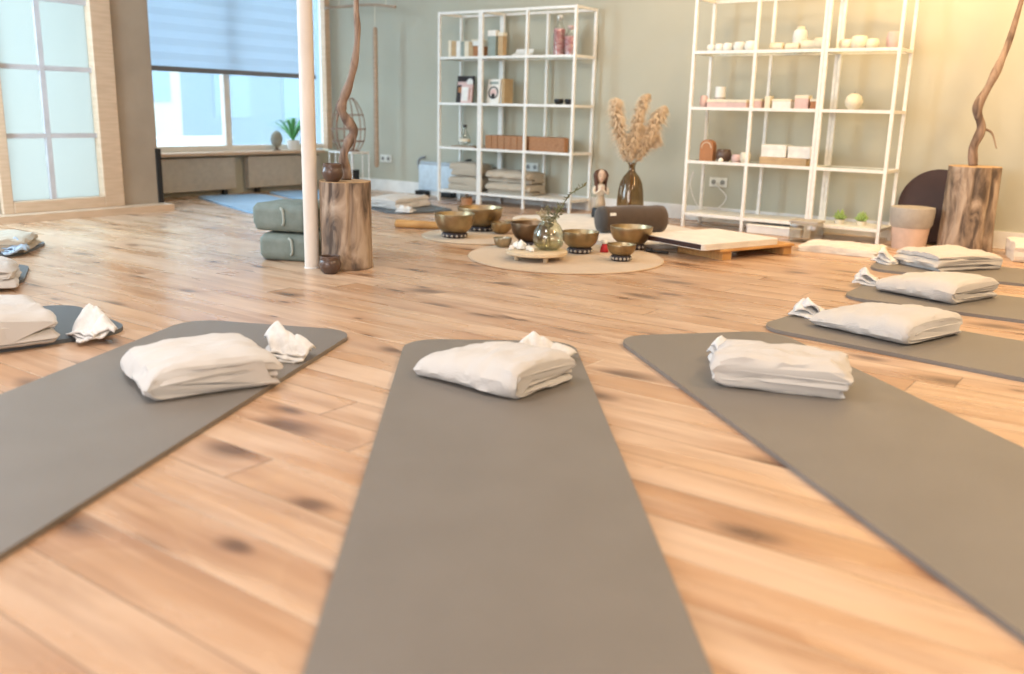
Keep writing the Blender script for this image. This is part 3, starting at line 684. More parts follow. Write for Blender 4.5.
t = thing('round_jar', 'round cream jar standing behind the white rolls, right shelves', 'jar', s2(.75, .24, zL[3]), Y2)
obj('body', lathe(bmesh.new(), [(0, 0), (.04, 0), (.05, .05), (.055, .11), (.045, .15), (.02, .165), (0, .167)], 24), 'paper', t, smooth='auto'); obj('lid', lathe(bmesh.new(), [(0, .16), (.03, .163), (.028, .178), (0, .182)], 20), 'cream', t, smooth='auto')
for i, (x_, r) in enumerate(((1.13, .05), (1.22, .06), (1.31, .045))):
    pot_(s2(x_, .12, zL[3]), r, .07+.02*(i == 1), 'cream', f'{names[i]} of the cream pots on the upper right shelf, last bay')
pot_(s2(1.43, .2, zL[3]), .05, .12, 'pinkc', 'pinkish pot at the right end of the upper right shelf')
pot_(s2(.075, .11, zL[2]), .032, .09, 'pinkc', 'small brown and cream pot at the left end, third shelf up')
t = thing('storage_box', 'long low pink and white box under the white canister', 'box', s2(.28, .13, zL[2]), Y2); obj('body', bx(-.16, .16, -.06, .06, 0, .055, .004), 'pinkc', t); obj('lid', bx(-.163, .163, -.063, .063, .04, .062, .004), 'cream', t)
t = thing('canister', 'white canister standing on the long low box', 'canister', s2(.20, .13, zL[2]+.063), 0)
obj('body', lathe(bmesh.new(), [(0, 0), (.04, 0), (.04, .095), (0, .095)], 28), 'white', t, smooth='auto'); obj('base_ring', lathe(bmesh.new(), [(.0402, .002), (.042, .002), (.042, .016), (.0402, .016)], 28), 'greytub', t)
for i, (x_, wd, h, m) in enumerate(((.52, .07, .07, 'pinkc'), (.60, .04, .09, 'cream'), (.71, .14, .07, 'paper'), (.86, .10, .10, 'pinkc'), (.95, .05, .075, 'terracotta'))):
    t = thing('product_box', f'{names[i]} of the mixed small boxes in the middle of the third shelf up', 'box', s2(x_, .12, zL[2]), Y2, 'small boxes on the right shelf')
    obj('body', bx(-wd/2, wd/2, -.04, .04, 0, h*.8, .003), m, t); obj('lid', bx(-wd/2-.002, wd/2+.002, -.042, .042, h*.75, h, .003), 'cream', t)
t = thing('round_candle', 'round pale candle on the third shelf up, last bay', 'candle', s2(1.22, .14, zL[2]), 0)
obj('wax', lathe(bmesh.new(), [(0, 0), (.03, 0), (.055, .03), (.062, .06), (.052, .095), (.025, .115), (0, .118)], 28), 'cream', t, smooth='auto'); obj('wick', tube(bmesh.new(), [(0, 0, .115), (.002, 0, .13)], .002, 6), 'black', t)
# fourth row: terracotta block, dark pot, tan things, stack of boxes
t = thing('arched_ornament', 'reddish-brown arched block on the second shelf up, left end', 'ornament', s2(.135, .12, zL[1]), Y2)
bm = bmesh.new(); pr = [(-.055, 0), (.055, 0), (.055, .10)]+[(.055*math.cos(a), .115+.05*math.sin(a)) for a in [PI*k/10 for k in range(11)]]+[(-.055, .10)]
a_ = [bm.verts.new((x_, -.035, z)) for x_, z in pr]; b_ = [bm.verts.new((x_, .035, z)) for x_, z in pr]; bm.faces.new(a_); bm.faces.new(b_[::-1])
for k in range(len(pr)): bm.faces.new((a_[k], a_[(k+1) % len(pr)], b_[(k+1) % len(pr)], b_[k]))
obj('block', bm, 'terracotta', t); obj('arch_line', tube(bmesh.new(), [(.04*math.cos(a), -.036, .10+.045*math.sin(a)) for a in [PI*k/10 for k in range(11)]], .003, 6), 'cream', t)
pot_(s2(.27, .12, zL[1]), .062, .095, 'pot', 'round dark brown pot on the second shelf up', grp='dark pot')
t = thing('small_shell', 'small white shell in front of the dark brown pot', 'shell', s2(.285, .035, zL[1]), 0); obj('shell', lathe(bmesh.new(), [(0, 0), (.018, 0), (.022, .012), (.012, .028), (0, .034)], 14), 'paper', t, smooth=True)
for i, x_ in enumerate((.38, .45)): pot_(s2(x_, .12, zL[1]), .042, .06+.02*i, 'cream' if i else 'pinkc', ('lower' if i == 0 else 'taller')+' of the two tan pots right of the dark pot')
for i, (x_, z, wd, h, m, lb) in enumerate(((.735, 0, .36, .055, 'tanc', 'long tan box, lower of the stack, middle bay second shelf up'), (.66, .056, .19, .09, 'paper', 'left white box on top of the long tan box'), (.855, .056, .17, .085, 'paper', 'right white box on top of the long tan box'))):
    t = thing('storage_box', lb, 'box', s2(x_+.03, .14, zL[1]+z), Y2, 'stacked boxes'); obj('body', bx(-wd/2, wd/2, -.08, .08, 0, h*.7, .004), m, t); obj('lid', bx(-wd/2-.002, wd/2+.002, -.082, .082, h*.62, h, .004), m, t)
# bottom shelf succulents and the white cable
for i, x_ in enumerate((1.20, 1.36)):
    t = thing('succulent', ('left' if i == 0 else 'right')+' small pale green plant on the lowest right shelf', 'plant', s2(x_, .17, zL[0]), i, 'small green plants on the lowest shelf')
    obj('pot', lathe(bmesh.new(), [(0, 0), (.03, 0), (.038, .03), (.033, .03), (.03, .01), (0, .01)], 20), 'cream', t, smooth='auto')
    bm = bmesh.new()
    for k in range(22):
        a = k*2.4; r = .012+.03*k/22; e = 1.3-1.1*k/22
        tube(bm, [(r*.3*math.cos(a), r*.3*math.sin(a), .025), (r*math.cos(a), r*math.sin(a), .035+.03*e), (r*1.5*math.cos(a), r*1.5*math.sin(a), .03+.06*e)], [.006, .009, .001], 6)
    obj('leaves', bm, 'succ', t, smooth=True)
o = obj('power_cable', tube(bmesh.new(), smoothpath([uv(4.60, -.02, .33), uv(4.62, -.06, .30), uv(4.72, -.10, .22), uv(4.66, -.12, .13), uv(4.55, -.16, .12), uv(4.50, -.2, .16), uv(4.45, -.22, .30), uv(4.46, -.2, .42), uv(4.43, -.2, .34), uv(4.42, -.22, .2), uv(4.44, -.25, .12)], 8), .004, 6), 'white', smooth=True); tag(o, 'thin white power cable looping below the socket behind the right shelves', 'cable')
# under the right shelves and beside them
t = thing('storage_box', 'low white lidded box on the floor under the right shelves', 'box', s2(.76, .10, 0), Y2); obj('body', bx(-.20, .22, -.12, .14, 0, .055, .006), 'white', t); obj('lid', bx(-.205, .225, -.125, .145, .052, .068, .005), 'paper', t)
t = thing('glass_container', 'clear storage tub standing on the floor before the right shelves', 'container', s2(1.08, -.20, 0), Y2)
bm = bmesh.new(); box(bm, -.10, .10, -.08, .08, 0, .14, .012); obj('tub', bm, thin('clear_plastic', (.86, .84, .78), .06, .25, (.8, .76, .68)), t, smooth='auto'); obj('lid', bx(-.105, .105, -.085, .085, .14, .155, .004), 'greytub', t)
folded_obj('folded_blanket', folded(.46, .5, .045, 2, 31, amp=.004), 'sheep', 'flat cream blanket on the floor before the right shelves', 'blanket', (2.23, 6.22, 0), 60)
t = thing('plastic_tub', 'pale pink tub with grey lid right of the shelves', 'tub', (2.76, 6.43, 0), .2)
obj('body', lathe(bmesh.new(), [(0, 0), (.11, 0), (.125, .15), (.118, .15), (.10, .01), (0, .01)], 32), 'pinktub', t, smooth='auto'); obj('lid', lathe(bmesh.new(), [(0, .29), (.145, .285), (.148, .26), (.140, .17), (.128, .148), (0, .148)], 32), 'greytub', t, smooth='auto')
# big drum leaning on the wall
t = thing('frame_drum', 'large dark brown round drum leaning on the wall behind the tub and stump', 'drum', uv(6.335, -.155, 0), A)
dr = .262
o = obj('shell', lathe(bmesh.new(), [(dr-.012, -.035), (dr, -.035), (dr+.003, 0), (dr, .035), (dr-.012, .035), (dr-.015, 0), (dr-.012, -.035)], 64), 'darkbrown', t, loc=(0, .05, dr*math.cos(.2)+.012), rot=(PI/2-.2, 0, 0), smooth='auto')
obj('drum_skin', lathe(bmesh.new(), [(0, .033), (dr-.012, .033), (dr-.012, .037), (0, .037)], 64), 'darkbrown', t, loc=(0, .05, dr*math.cos(.2)+.012), rot=(PI/2-.2, 0, 0), smooth='auto')

# ------------------------------------------------------------------ stumps, driftwood and pots
def stump(P, r, h, seed, label):
    t = thing('tree_stump', label, 'stump', P, 0, 'tree stumps')
    bm = bmesh.new(); n = 72; rings = []; rows = 22
    def rad(a, z):
        g = 1+.10*noise.noise(Vector((math.cos(a)*1.3+seed, math.sin(a)*1.3, 0)))+.05*noise.noise(Vector((math.cos(a)*4+seed, math.sin(a)*4, z*2)))
        g -= .11*math.exp(-((a-5.1)/.07)**2)+.07*math.exp(-((a-4.35)/.05)**2)+.05*math.exp(-((a-3.7)/.06)**2)
        g += .05*noise.noise(Vector((math.cos(a)*9+seed, math.sin(a)*9, z*5)))*.5
        return r*g*(1+.05*(1-z/h)**3)
    for i in range(rows+1):
        z = h*i/rows; rings.append([bm.verts.new((rad(2*PI*k/n, z)*math.cos(2*PI*k/n), rad(2*PI*k/n, z)*math.sin(2*PI*k/n), z)) for k in range(n)])
    for a, b_ in zip(rings, rings[1:]):
        for k in range(n): bm.faces.new((a[k], a[(k+1) % n], b_[(k+1) % n], b_[k]))
    bm.faces.new(rings[0][::-1]); obj('bark', bm, 'bark', t, smooth=True)
    bm = bmesh.new(); ring = [bm.verts.new((rad(2*PI*k/n, h)*math.cos(2*PI*k/n), rad(2*PI*k/n, h)*math.sin(2*PI*k/n), h)) for k in range(n)]
    ring2 = [bm.verts.new((v.co.x*.985, v.co.y*.985, h+.004)) for v in ring]
    for k in range(n): bm.faces.new((ring[k], ring[(k+1) % n], ring2[(k+1) % n], ring2[k]))
    bm.faces.new(ring2); obj('cut_face', bm, 'endgrain', t); return t
stump((-.940, 5.10, 0), .140, .475, 1., 'barked tree stump beside the white pole')
stump((3.10, 6.33, 0), .165, .575, 4., 'pale tree stump at the right, next to the brown drum')
def branch(P, pts, rads, label, twigs=()):
    t = thing('driftwood_branch', label, 'branch', P, 0, 'driftwood branches')
    sp_ = smoothpath(pts, 8); rr = []
    for i in range(len(sp_)):
        s = i/(len(sp_)-1)*(len(rads)-1); k = min(int(s), len(rads)-2); rr.append((rads[k]+(rads[k+1]-rads[k])*(s-k))*(.92+.10*math.sin(i*.55)))
    obj('trunk', tube(bmesh.new(), sp_, rr, 14), 'drift', t, smooth=True)
    for tw in twigs: obj('twig', tube(bmesh.new(), smoothpath(tw, 5), [.010-.006*i/(5*(len(tw)-1)) for i in range(5*(len(tw)-1)+1)], 8), 'drift', t, smooth=True)
    return t
# bends of the branch: (sideways, height above the stump)
br = [(.00, 0), (.0, .06), (-.012, .12), (.01, .19), (.045, .265), (.0, .34), (-.018, .385), (-.005, .44), (.03, .52), (.062, .64), (.075, .78), (.072, .92), (.08, 1.3), (.06, 1.7)]
branch((-.940, 5.16, .479), [(a, .01*math.sin(i*2), z) for i, (a, z) in enumerate(br)], [.030, .030, .026, .026, .030, .026, .030, .028, .024, .02, .018, .017, .016, .012], 'winding driftwood branch rising from the stump beside the pole',
       [[(-.01, 0, .385), (-.035, .01, .36), (-.05, .02, .31)], [(.04, 0, .27), (.055, -.01, .22), (.045, -.015, .16)]])
branch((3.10, 6.36, .579), [(.0, 0, 0), (-.01, .01, .12), (.02, 0, .25), (-.02, .01, .38), (.03, 0, .52), (.08, 0, .66), (.13, 0, .85), (.2, 0, 1.3)], [.03, .035, .03, .034, .028, .03, .02, .012], 'driftwood branch rising from the pale stump at the right',
       [[(.02, 0, .25), (.09, -.01, .22), (.13, -.02, .12)]])
def claypot(P, r, h, label):
    t = thing('clay_pot', label, 'pot', P, 0, 'brown clay pots')
    obj('body', lathe(bmesh.new(), [(0, 0), (r*.55, 0), (r*.85, h*.18), (r, h*.45), (r*.97, h*.65), (r*.86, h*.8), (r*.78, h*.8), (r*.86, h*.6), (r*.88, h*.4), (r*.5, h*.1), (0, h*.08)], 36), 'pot', t, smooth='auto')
    obj('rim', lathe(bmesh.new(), [(r*.84, h*.78), (r*.90, h*.8), (r*.90, h*.97), (r*.85, h), (r*.78, h), (r*.76, h*.95), (r*.78, h*.78)], 36), 'pot', t, smooth='auto'); return t
claypot((-.985, 5.01, .480), .058, .095, 'brown clay pot standing on the tree stump')
claypot((-.985, 4.885, 0), .060, .095, 'brown clay pot on the floor in front of the stump')

# grey-green cushions, stacked
def pouf(P, rz, label):
    t = thing('floor_cushion', label, 'cushion', P, rz, 'stacked grey-green cushions')
    bm = bmesh.new(); box(bm, -.165, .165, -.165, .165, 0, .155, .03, 4)
    bmesh.ops.subdivide_edges(bm, edges=[e for e in bm.edges if e.calc_length() > .08], cuts=4, use_grid_fill=True)
    for v in bm.verts:
        d = 1-min(1, max(abs(v.co.x), abs(v.co.y))/.165)
        v.co.z += (.012*(d) if v.co.z > .1 else 0)+fbm(v.co, 8, P[2]*9)*.004*(v.co.z > .02); 
        if .03 < v.co.z < .13 : v.co.x += .006*math.copysign(1, v.co.x); v.co.y += .006*math.copysign(1, v.co.y)
    obj('cushion', bm, 'green', t, smooth=True)
    for sx in (-1, 1):
        obj('handle', tube(bmesh.new(), smoothpath([(.02+.0*sx, sx*.172, .135), (.04, sx*.184, .12), (.045, sx*.184, .06), (.03, sx*.172, .04)], 5), .008, 8), 'strap', t, smooth=True)
    obj('side_panel', bx(.1725, .176, -.12, .12, .03, .125, .002), 'darkstrap', t)
    return t
pouf((-1.27, 5.40, 0), math.radians(-12), 'grey-green square cushion, lower of the two by the pole')
pouf((-1.30, 5.40, .170), math.radians(-16), 'grey-green square cushion, topmost of the two by the pole')

# ------------------------------------------------------------------ hanging sticks, rattan lantern and wire rack
t = thing('hanging_sticks', 'wooden stick mobile hanging before the back left corner', 'mobile', uv(.66, -.42, 0), A)
obj('crossbar', tube(bmesh.new(), smoothpath([(-.30, 0, 1.845), (0, 0, 1.85), (.35, 0, 1.85), (.68, 0, 1.815)]), [.014]*19, 8), 'stick', t, smooth=True)
obj('hanging_rod', tube(bmesh.new(), [(.40, 0, .28), (.40, 0, .30), (.40, 0, 1.62), (.40, 0, 1.64)], [.018, .026, .024, .018], 12), 'stick', t, smooth=True)
for x_, z0, z1 in ((.40, 1.64, 1.84), (-.1, 1.85, CEIL), (.55, 1.83, CEIL)): obj('cord', tube(bmesh.new(), [(x_, 0, z0), (x_, 0, z1)], .0025, 5), 'cream', t)
t = thing('wire_rack', 'white wire rack with a rattan lantern on it, behind the branch', 'rack', uv(.80, -.55, 0), A)
bm = bmesh.new()
for x_ in (-.16, -.07, .07, .16):
    for y_ in (-.12, .12): tube(bm, [(x_, y_, 0), (x_, y_, .42)], .006, 6)
obj('frame', bm, 'steel', t)
bm = bmesh.new()
for z in (.06, .42):
    for y_ in (-.12, .12): tube(bm, [(-.16, y_, z), (.16, y_, z)], .006, 6)
    for x_ in (-.16, .16): tube(bm, [(x_, -.12, z), (x_, .12, z)], .006, 6)
obj('crossbar', bm, 'steel', t); obj('shelf', bx(-.165, .165, -.125, .125, .422, .432), 'steel', t)
t = thing('speaker', 'slim black box standing inside the white wire rack', 'speaker', uv(.84, -.55, .0), A)
obj('case', bx(.02, .055, -.05, .05, .068, .25, .004), 'black', t); obj('foot', bx(-.01, .06, -.07, .07, .066, .078, .003), 'greytub', t)
t = thing('rattan_lantern', 'openwork rattan lantern standing on the white wire rack', 'lantern', uv(.80, -.55, .434), A)
for k in range(12):
    a = 2*PI*k/12; prf = [(.10, 0), (.155, .10), (.17, .22), (.15, .36), (.09, .48), (.05, .52)]
    obj('rib', tube(bmesh.new(), smoothpath([(r*math.cos(a), r*math.sin(a), z) for r, z in prf], 4), .006, 6), 'rattan', t, smooth=True)
for r, z in ((.10, .005), (.155, .10), (.172, .22), (.15, .36), (.05, .52)):
    obj('hoop', tube(bmesh.new(), [(r*math.cos(2*PI*k/32), r*math.sin(2*PI*k/32), z) for k in range(33)], .007, 6, cap=False), 'rattan', t, smooth=True)

# ------------------------------------------------------------------ altar: woven round mats
def roundmat(P, r, label):
    bm = bmesh.new(); pr = [(0, 0), (r-.004, 0), (r, .004), (r-.003, .009), (0, .009)]
    o = obj('round_mat', lathe(bm, pr, 96), 'jute', loc=P, smooth='auto'); tag(o, label, 'mat', 'round woven mats'); return o
roundmat((.318, 5.62, .0005), .60, 'large round woven mat under the glass vase and bowls')
roundmat((-.235, 6.50, .0005), .42, 'smaller round woven mat at the left under two bowls')
ZA = .010
def bowl(P, r, h, m, label, ring=True, wall=.004):
    t = thing('singing_bowl', label, 'bowl', P, random.uniform(0, 6), 'singing bowls')
    z0 = .030 if ring else 0
    pr = [(0, 0), (r*.42, 0), (r*.62, h*.08), (r*.82, h*.28), (r*.94, h*.55), (r*.985, h*.85), (r*1.0, h*.97), (r*.995, h), (r-.006, h), (r*.96-wall, h*.85), (r*.90-wall, h*.55), (r*.77-wall, h*.28), (r*.55, h*.08+wall), (0, h*.05+wall)]
    obj('bowl', lathe(bmesh.new(), [(a, b_+z0) for a, b_ in pr], 56), m, t, smooth='auto')
    if ring:
        bm = bmesh.new(); R_ = r*.52
        pts = [(R_*math.cos(2*PI*k/48), R_*math.sin(2*PI*k/48), .019) for k in range(49)]; tube(bm, pts, .018, 10, cap=False)
        c = obj('ring_cushion', bm, mat('dark_ring_cloth', (.05, .04, .045), .8), t, smooth=True)
        bm = bmesh.new(); n = 16
        for k in range(n):
            a = 2*PI*k/n; r_ = bmesh.ops.create_uvsphere(bm, u_segments=8, v_segments=6, radius=.009)
            for v in r_['verts']: v.co += Vector(((R_+.015)*math.cos(a), (R_+.015)*math.sin(a), .017))
        obj('bead_trim', bm, mat('pale_trim', (.45, .40, .34), .7), c, smooth=True)
    return t
bowl((-.415, 6.37, ZA), .140, .135, 'brass', 'large brass singing bowl in front on the smaller woven mat')
bowl((-.255, 6.78, ZA), .168, .140, 'brass', 'large brass singing bowl at the back of the smaller woven mat')
bowl((-.095, 6.62, ZA), .078, .080, 'brass', 'small dark brass bowl right of the two large left ones', ring=False)
bowl((-.075, 5.95, ZA), .060, .062, 'silver', 'tiny pale metal bowl at the left rim of the large woven mat', ring=False)
bowl((.105, 6.02, ZA), .130, .125, 'brassdark', 'dark bronze bowl behind the round glass vase')
bowl((.415, 5.78, ZA), .118, .105, 'brass', 'brass singing bowl right of the round glass vase')
bowl((.765, 6.02, ZA), .140, .115, 'brass', 'widest brass singing bowl at the right rim of the large mat')
bowl((.645, 5.50, ZA), .088, .070, 'brass', 'small brass singing bowl nearest the front of the large mat')
# low wooden stand with crystals and vase
t = thing('round_stand', 'low round pale wooden stand with short feet on the large mat', 'stand', (.135, 5.47, ZA), .3)
obj('top', lathe(bmesh.new(), [(0, .032), (.175, .032), (.185, .038), (.185, .052), (.175, .058), (0, .058)], 56), 'palewood', t, smooth='auto')
for k in range(4):
    a = -PI/2+.1+k*PI/2; obj('foot', tube(bmesh.new(), [(.13*math.cos(a), .13*math.sin(a), 0), (.13*math.cos(a), .13*math.sin(a), .034)], [.014, .018], 14), 'palewood', t)
ZS = ZA+.0585
rc = random.Random(3)
for i, (dx, dy, s, lb) in enumerate(((-.095, -.02, .030, 'largest white crystal on the wooden stand'), (-.045, -.055, .020, 'small white crystal before the glass vase'), (-.12, .05, .022, 'white crystal at the back left of the stand'), (-.03, -.10, .016, 'tiny white crystal at the front rim of the stand'), (-.15, -.04, .018, 'flat white crystal at the left rim of the stand'))):
    bm = bmesh.new(); bmesh.ops.create_icosphere(bm, subdivisions=1, radius=s)
    for v in bm.verts: v.co = Vector((v.co.x*rc.uniform(.8, 1.5), v.co.y*rc.uniform(.8, 1.3), max(0, v.co.z*rc.uniform(.8, 1.4)+s*.7)))
    o = obj('crystal', bm, 'crystal', loc=(.135+dx, 5.47+dy, ZS)); tag(o, lb, 'crystal', 'white crystals')
t = thing('glass_vase', 'round clear glass vase with water and greenery on the stand', 'vase', (.205, 5.49, ZS), 0)
def th_(pr, w_=.003):
    inner = [(max(0, r-w_), z+(w_ if r < .001 or i == 0 else 0)) for i, (r, z) in enumerate(pr)]
    return pr+[(max(r-w_, 0), z if z > .01 else z+w_) for r, z in pr[::-1]]
vp = [(0, 0), (.055, 0), (.082, .02), (.095, .055), (.092, .10), (.068, .145), (.048, .165), (.046, .18), (.056, .19)]
obj('glass_body', lathe(bmesh.new(), th_(vp), 56), thin('vase_glass', (.95, .96, .90), .07), t, smooth=True)
obj('water', lathe(bmesh.new(), [(0, .006), (.05, .006), (.076, .022), (.086, .045), (0, .045)], 48), thin('vase_water', (.88, .86, .70), .08), t, smooth='auto')
def leafy(bm, p0, pts, nleaf, ls, seed, rr=.003):
    r_ = random.Random(seed); sp_ = smoothpath(pts, 6); tube(bm, sp_, rr, 6)
    for k in range(nleaf):
        p = sp_[int(len(sp_)*(.30+.68*k/nleaf)) % len(sp_)]; d = Vector((r_.uniform(-1, 1), r_.uniform(-1, 1), r_.uniform(-.3, .9))).normalized(); s = Vector((r_.uniform(-1, 1), r_.uniform(-1, 1), r_.uniform(-1, 1))).cross(d).normalized()
        L_ = ls*r_.uniform(.6, 1.2); a = bm.verts.new(p); b = bm.verts.new(p+d*L_*.5+s*L_*.2); c = bm.verts.new(p+d*L_); e = bm.verts.new(p+d*L_*.5-s*L_*.2); bm.faces.new((a, b, c, e))
t = thing('leafy_sprig', 'dark leafy sprig leaning right out of the glass vase', 'branch', (.205, 5.49, ZS), 0, 'greenery in the glass vase')
bm = bmesh.new(); leafy(bm, 0, [(-.02, 0, .012), (.0, 0, .12), (.04, .0, .20), (.075, .01, .26), (.12, .01, .33), (.21, .02, .385)], 34, .034, 2, .0035)
obj('stem', bm, 'leaf', t)
bm = bmesh.new()
for k in range(5): leafy(bm, 0, [(.01, 0, .012), (.0, .0, .13), (.02+.03*math.cos(k*1.3), .03*math.sin(k*1.3), .20), (.035+.06*math.cos(k*1.3), .05*math.sin(k*1.3), .235+.01*k)], 16, .03, 10+k, .002)
obj('side_shoots', bm, 'leaf', t)
t = thing('dried_flowers', 'pale dried flower bunch leaning left in the glass vase', 'flowers', (.205, 5.49, ZS), 0, 'greenery in the glass vase')
bm = bmesh.new()
for k in range(9): leafy(bm, 0, [(0, 0, .012), (-.01, 0, .14), (-.03-.05*math.sin(k*.9)**2, .04*math.sin(k*1.9), .215+.006*(k % 4))], 12, .022, 40+k, .0015)
obj('blossom', bm, mat('dry_petal', (.42, .36, .22), .8), t)
# strikers, tassel, wooden cylinder, sticks
t = thing('bowl_striker', 'dark bowl striker lying right of the widest bowl', 'mallet', (.93, 5.86, .001), math.radians(-30))
obj('handle', tube(bmesh.new(), [(-.05, 0, .014), (.06, 0, .014)], .009, 12), 'black', t, smooth='auto'); obj('head', tube(bmesh.new(), [(-.09, 0, .018), (-.085, 0, .018), (-.05, 0, .018), (-.045, 0, .018)], [.012, .017, .017, .012], 14), 'black', t, smooth='auto')
t = thing('tassel', 'red tassel with white band between the right brass bowls', 'tassel', (.575, 5.83, ZA), 0)
obj('fringe', lathe(bmesh.new(), [(0, 0), (.028, 0), (.024, .03), (.014, .055), (0, .06)], 18), 'red', t, smooth=True); obj('band', lathe(bmesh.new(), [(.013, .053), (.020, .055), (.020, .075), (0, .08)], 18), 'paper', t, smooth=True)
t = thing('wooden_cylinder', 'upright reddish wooden cylinder behind the left brass bowls', 'cylinder', (-.385, 7.35, 0), 0)
obj('body', lathe(bmesh.new(), [(0, 0), (.050, 0), (.046, .05), (.043, .15), (.047, .19), (.040, .19), (.038, .16), (0, .15)], 28), 'cork', t, smooth='auto'); obj('lid', lathe(bmesh.new(), [(0, .19), (.042, .19), (.042, .202), (.012, .208), (.012, .218), (0, .22)], 28), 'brassdark', t, smooth='auto')
t = thing('wooden_rod', 'short tan wooden rod lying left of the brass bowls', 'rod', (-.70, 6.86, .001), math.radians(-8))
obj('rod', tube(bmesh.new(), [(-.19, 0, .032), (-.185, 0, .032), (.15, 0, .028), (.155, 0, .028)], [.026, .032, .028, .022], 18), 'orange', t, smooth='auto'); obj('end_cap', tube(bmesh.new(), [(-.196, 0, .032), (-.190, 0, .032)], .0255, 18), 'endgrain', t)
t = thing('wooden_rod', 'tan wooden rod lying behind the small dark brass bowl', 'rod', (.10, 6.62, .001), math.radians(4))
obj('rod', tube(bmesh.new(), [(-.19, 0, .024), (-.185, 0, .024), (.18, 0, .022), (.185, 0, .022)], [.018, .024, .022, .018], 18), 'stick', t, smooth='auto'); obj('end_cap', tube(bmesh.new(), [(-.196, 0, .024), (-.190, 0, .024)], .0175, 18), 'endgrain', t)
folded_obj('folded_cloth', folded(.30, .28, .065, 2, 41, amp=.010), 'tan', 'crumpled tan cloth with fringe behind the glass vase', 'cloth', (.08, 7.02, 0), 20)
# teacher's place: fleece, bolster, doll, tall vase, futon on a low bench
bm = bmesh.new(); n = 90
ol = []
for k in range(n):
    a = 2*PI*k/n; c, s = math.cos(a), math.sin(a); r = (abs(c)**3.2+abs(s)**3.2)**(-1/3.2); r *= 1+.035*noise.noise(Vector((c*3, s*3, 1)))
    ol.append((r*c*.55, r*s*.92))
slab(bm, ol, 0, .03, .009)
o = obj('fleece_rug', bm, 'sheep', loc=(.72, 6.98, .001), rot=math.radians(28), smooth='auto'); tag(o, 'cream fleece rug under the bolster and the doll', 'rug')
t = thing('bolster', 'taupe-brown cylindrical bolster lying on the cream rug', 'bolster', (.84, 6.70, .032), math.radians(16))
R_ = .098; pr = [(0, -.30), (R_*.55, -.298), (R_*.86, -.285), (R_*.98, -.25), (R_*.93, -.19), (R_*.99, -.12), (R_*1.02, 0), (R_, .15), (R_*1.04, .24), (R_*.98, .29), (R_*.7, .315), (0, .325)]
bm = lathe(bmesh.new(), pr, 44)
for v in bm.verts: v.co = Vector((v.co.z*.86, v.co.x, v.co.y+R_*.97)); v.co.z = max(0, v.co.z+fbm(v.co, 6, 2)*.004)
obj('cover', bm, 'bolster', t, smooth=True)
bm = lathe(bmesh.new(), [(0, -.304), (R_*.57, -.302), (R_*.885, -.288), (R_*1.0, -.25), (R_*.985, -.245)], 44)
for v in bm.verts: v.co = Vector((v.co.z*.86, v.co.x, max(0.001, v.co.y+R_*.97)))
obj('end_panel', bm, 'bolsterend', t, smooth=True)
obj('care_label', bx(-.195, -.150, -.092, -.088, .13, .15), 'paper', t, rot=(0, 0, 0))
# tall vase with pampas
TV = Vector((.93, 7.50, .032))
t = thing('tall_vase', 'tall smoky glass bottle vase holding the pampas grass', 'vase', TV, 0)
vp = [(0, 0), (.098, 0), (.110, .015), (.112, .06), (.108, .15), (.100, .24), (.088, .30), (.066, .345), (.036, .38), (.026, .40), (.026, .435), (.036, .455)]
obj('glass_body', lathe(bmesh.new(), th_(vp, .004), 56), thin('smoky_vase_glass', (.74, .65, .52), .045), t, smooth=True)
def plume(bm, pts, wid, seed, n=1500):
    wid *= 1.5
    r_ = random.Random(seed); sp_ = smoothpath(pts, 10); m = len(sp_)
    for k in range(n):
        s = r_.random()**.85; i = min(int(s*(m-2)), m-2); p = sp_[i].lerp(sp_[i+1], r_.random()); d = (sp_[i+1]-sp_[i]).normalized()
        a = r_.uniform(0, 2*PI); o_ = d.orthogonal(); o_.rotate(Matrix.Rotation(a, 3, d)); w_ = wid*(math.sin(PI*(.14+.83*s))**.9)*r_.uniform(.5, 1.1)
        L_ = w_*1.0; p1 = p+o_*w_*.55+d*L_*.7; p2 = p1+o_*w_*.45+Vector((0, 0, -1))*w_*.55+d*w_*.15
        q = d.cross(o_).normalized()*.0034
        v = [bm.verts.new(p-q), bm.verts.new(p+q), bm.verts.new(p1+q), bm.verts.new(p1-q), bm.verts.new(p2)]
        bm.faces.new(v[:4]); bm.faces.new((v[3], v[2], v[4]))
PL = [((-.03, 0), [(-.04, .46), (-.09, .60), (-.13, .76), (-.155, .90), (-.14, .94)], .055, 'leftmost pampas plume, leaning left'),
      ((.0, .01), [(-.02, .46), (.00, .60), (.03, .76), (.065, .93), (.115, .99)], .050, 'middle tall pampas plume with bent tip'),
      ((.03, 0), [(.03, .46), (.08, .58), (.14, .70), (.20, .83), (.245, .90)], .060, 'rightmost pampas plume, leaning right'),
      ((.015, -.02), [(.02, .46), (.07, .56), (.12, .64), (.16, .66), (.19, .58)], .055, 'drooping pampas plume at the lower right'),
      ((-.01, -.02), [(-.01, .45), (-.02, .52), (.0, .60), (.04, .68), (.06, .76)], .060, 'short pampas plume in the centre of the vase')]
for i, ((sx, sy), ps, wd, lb) in enumerate(PL):
    t = thing('pampas_grass', lb, 'dried grass', TV, 0, 'pampas grass in the tall vase')
    p3 = [(a, sy+(.02*(i-2))*(j/4), z) for j, (a, z) in enumerate(ps)]
    obj('stem', tube(bmesh.new(), smoothpath([(sx*-.5, sy*.5, .01), (sx*.2, sy*.2, .30), (sx*.25, sy*.3, .42)]+p3, 4), .003, 6), 'stem', t)
    bm = bmesh.new(); plume(bm, p3, wd, 20+i); obj('plume', bm, 'pampas', t)
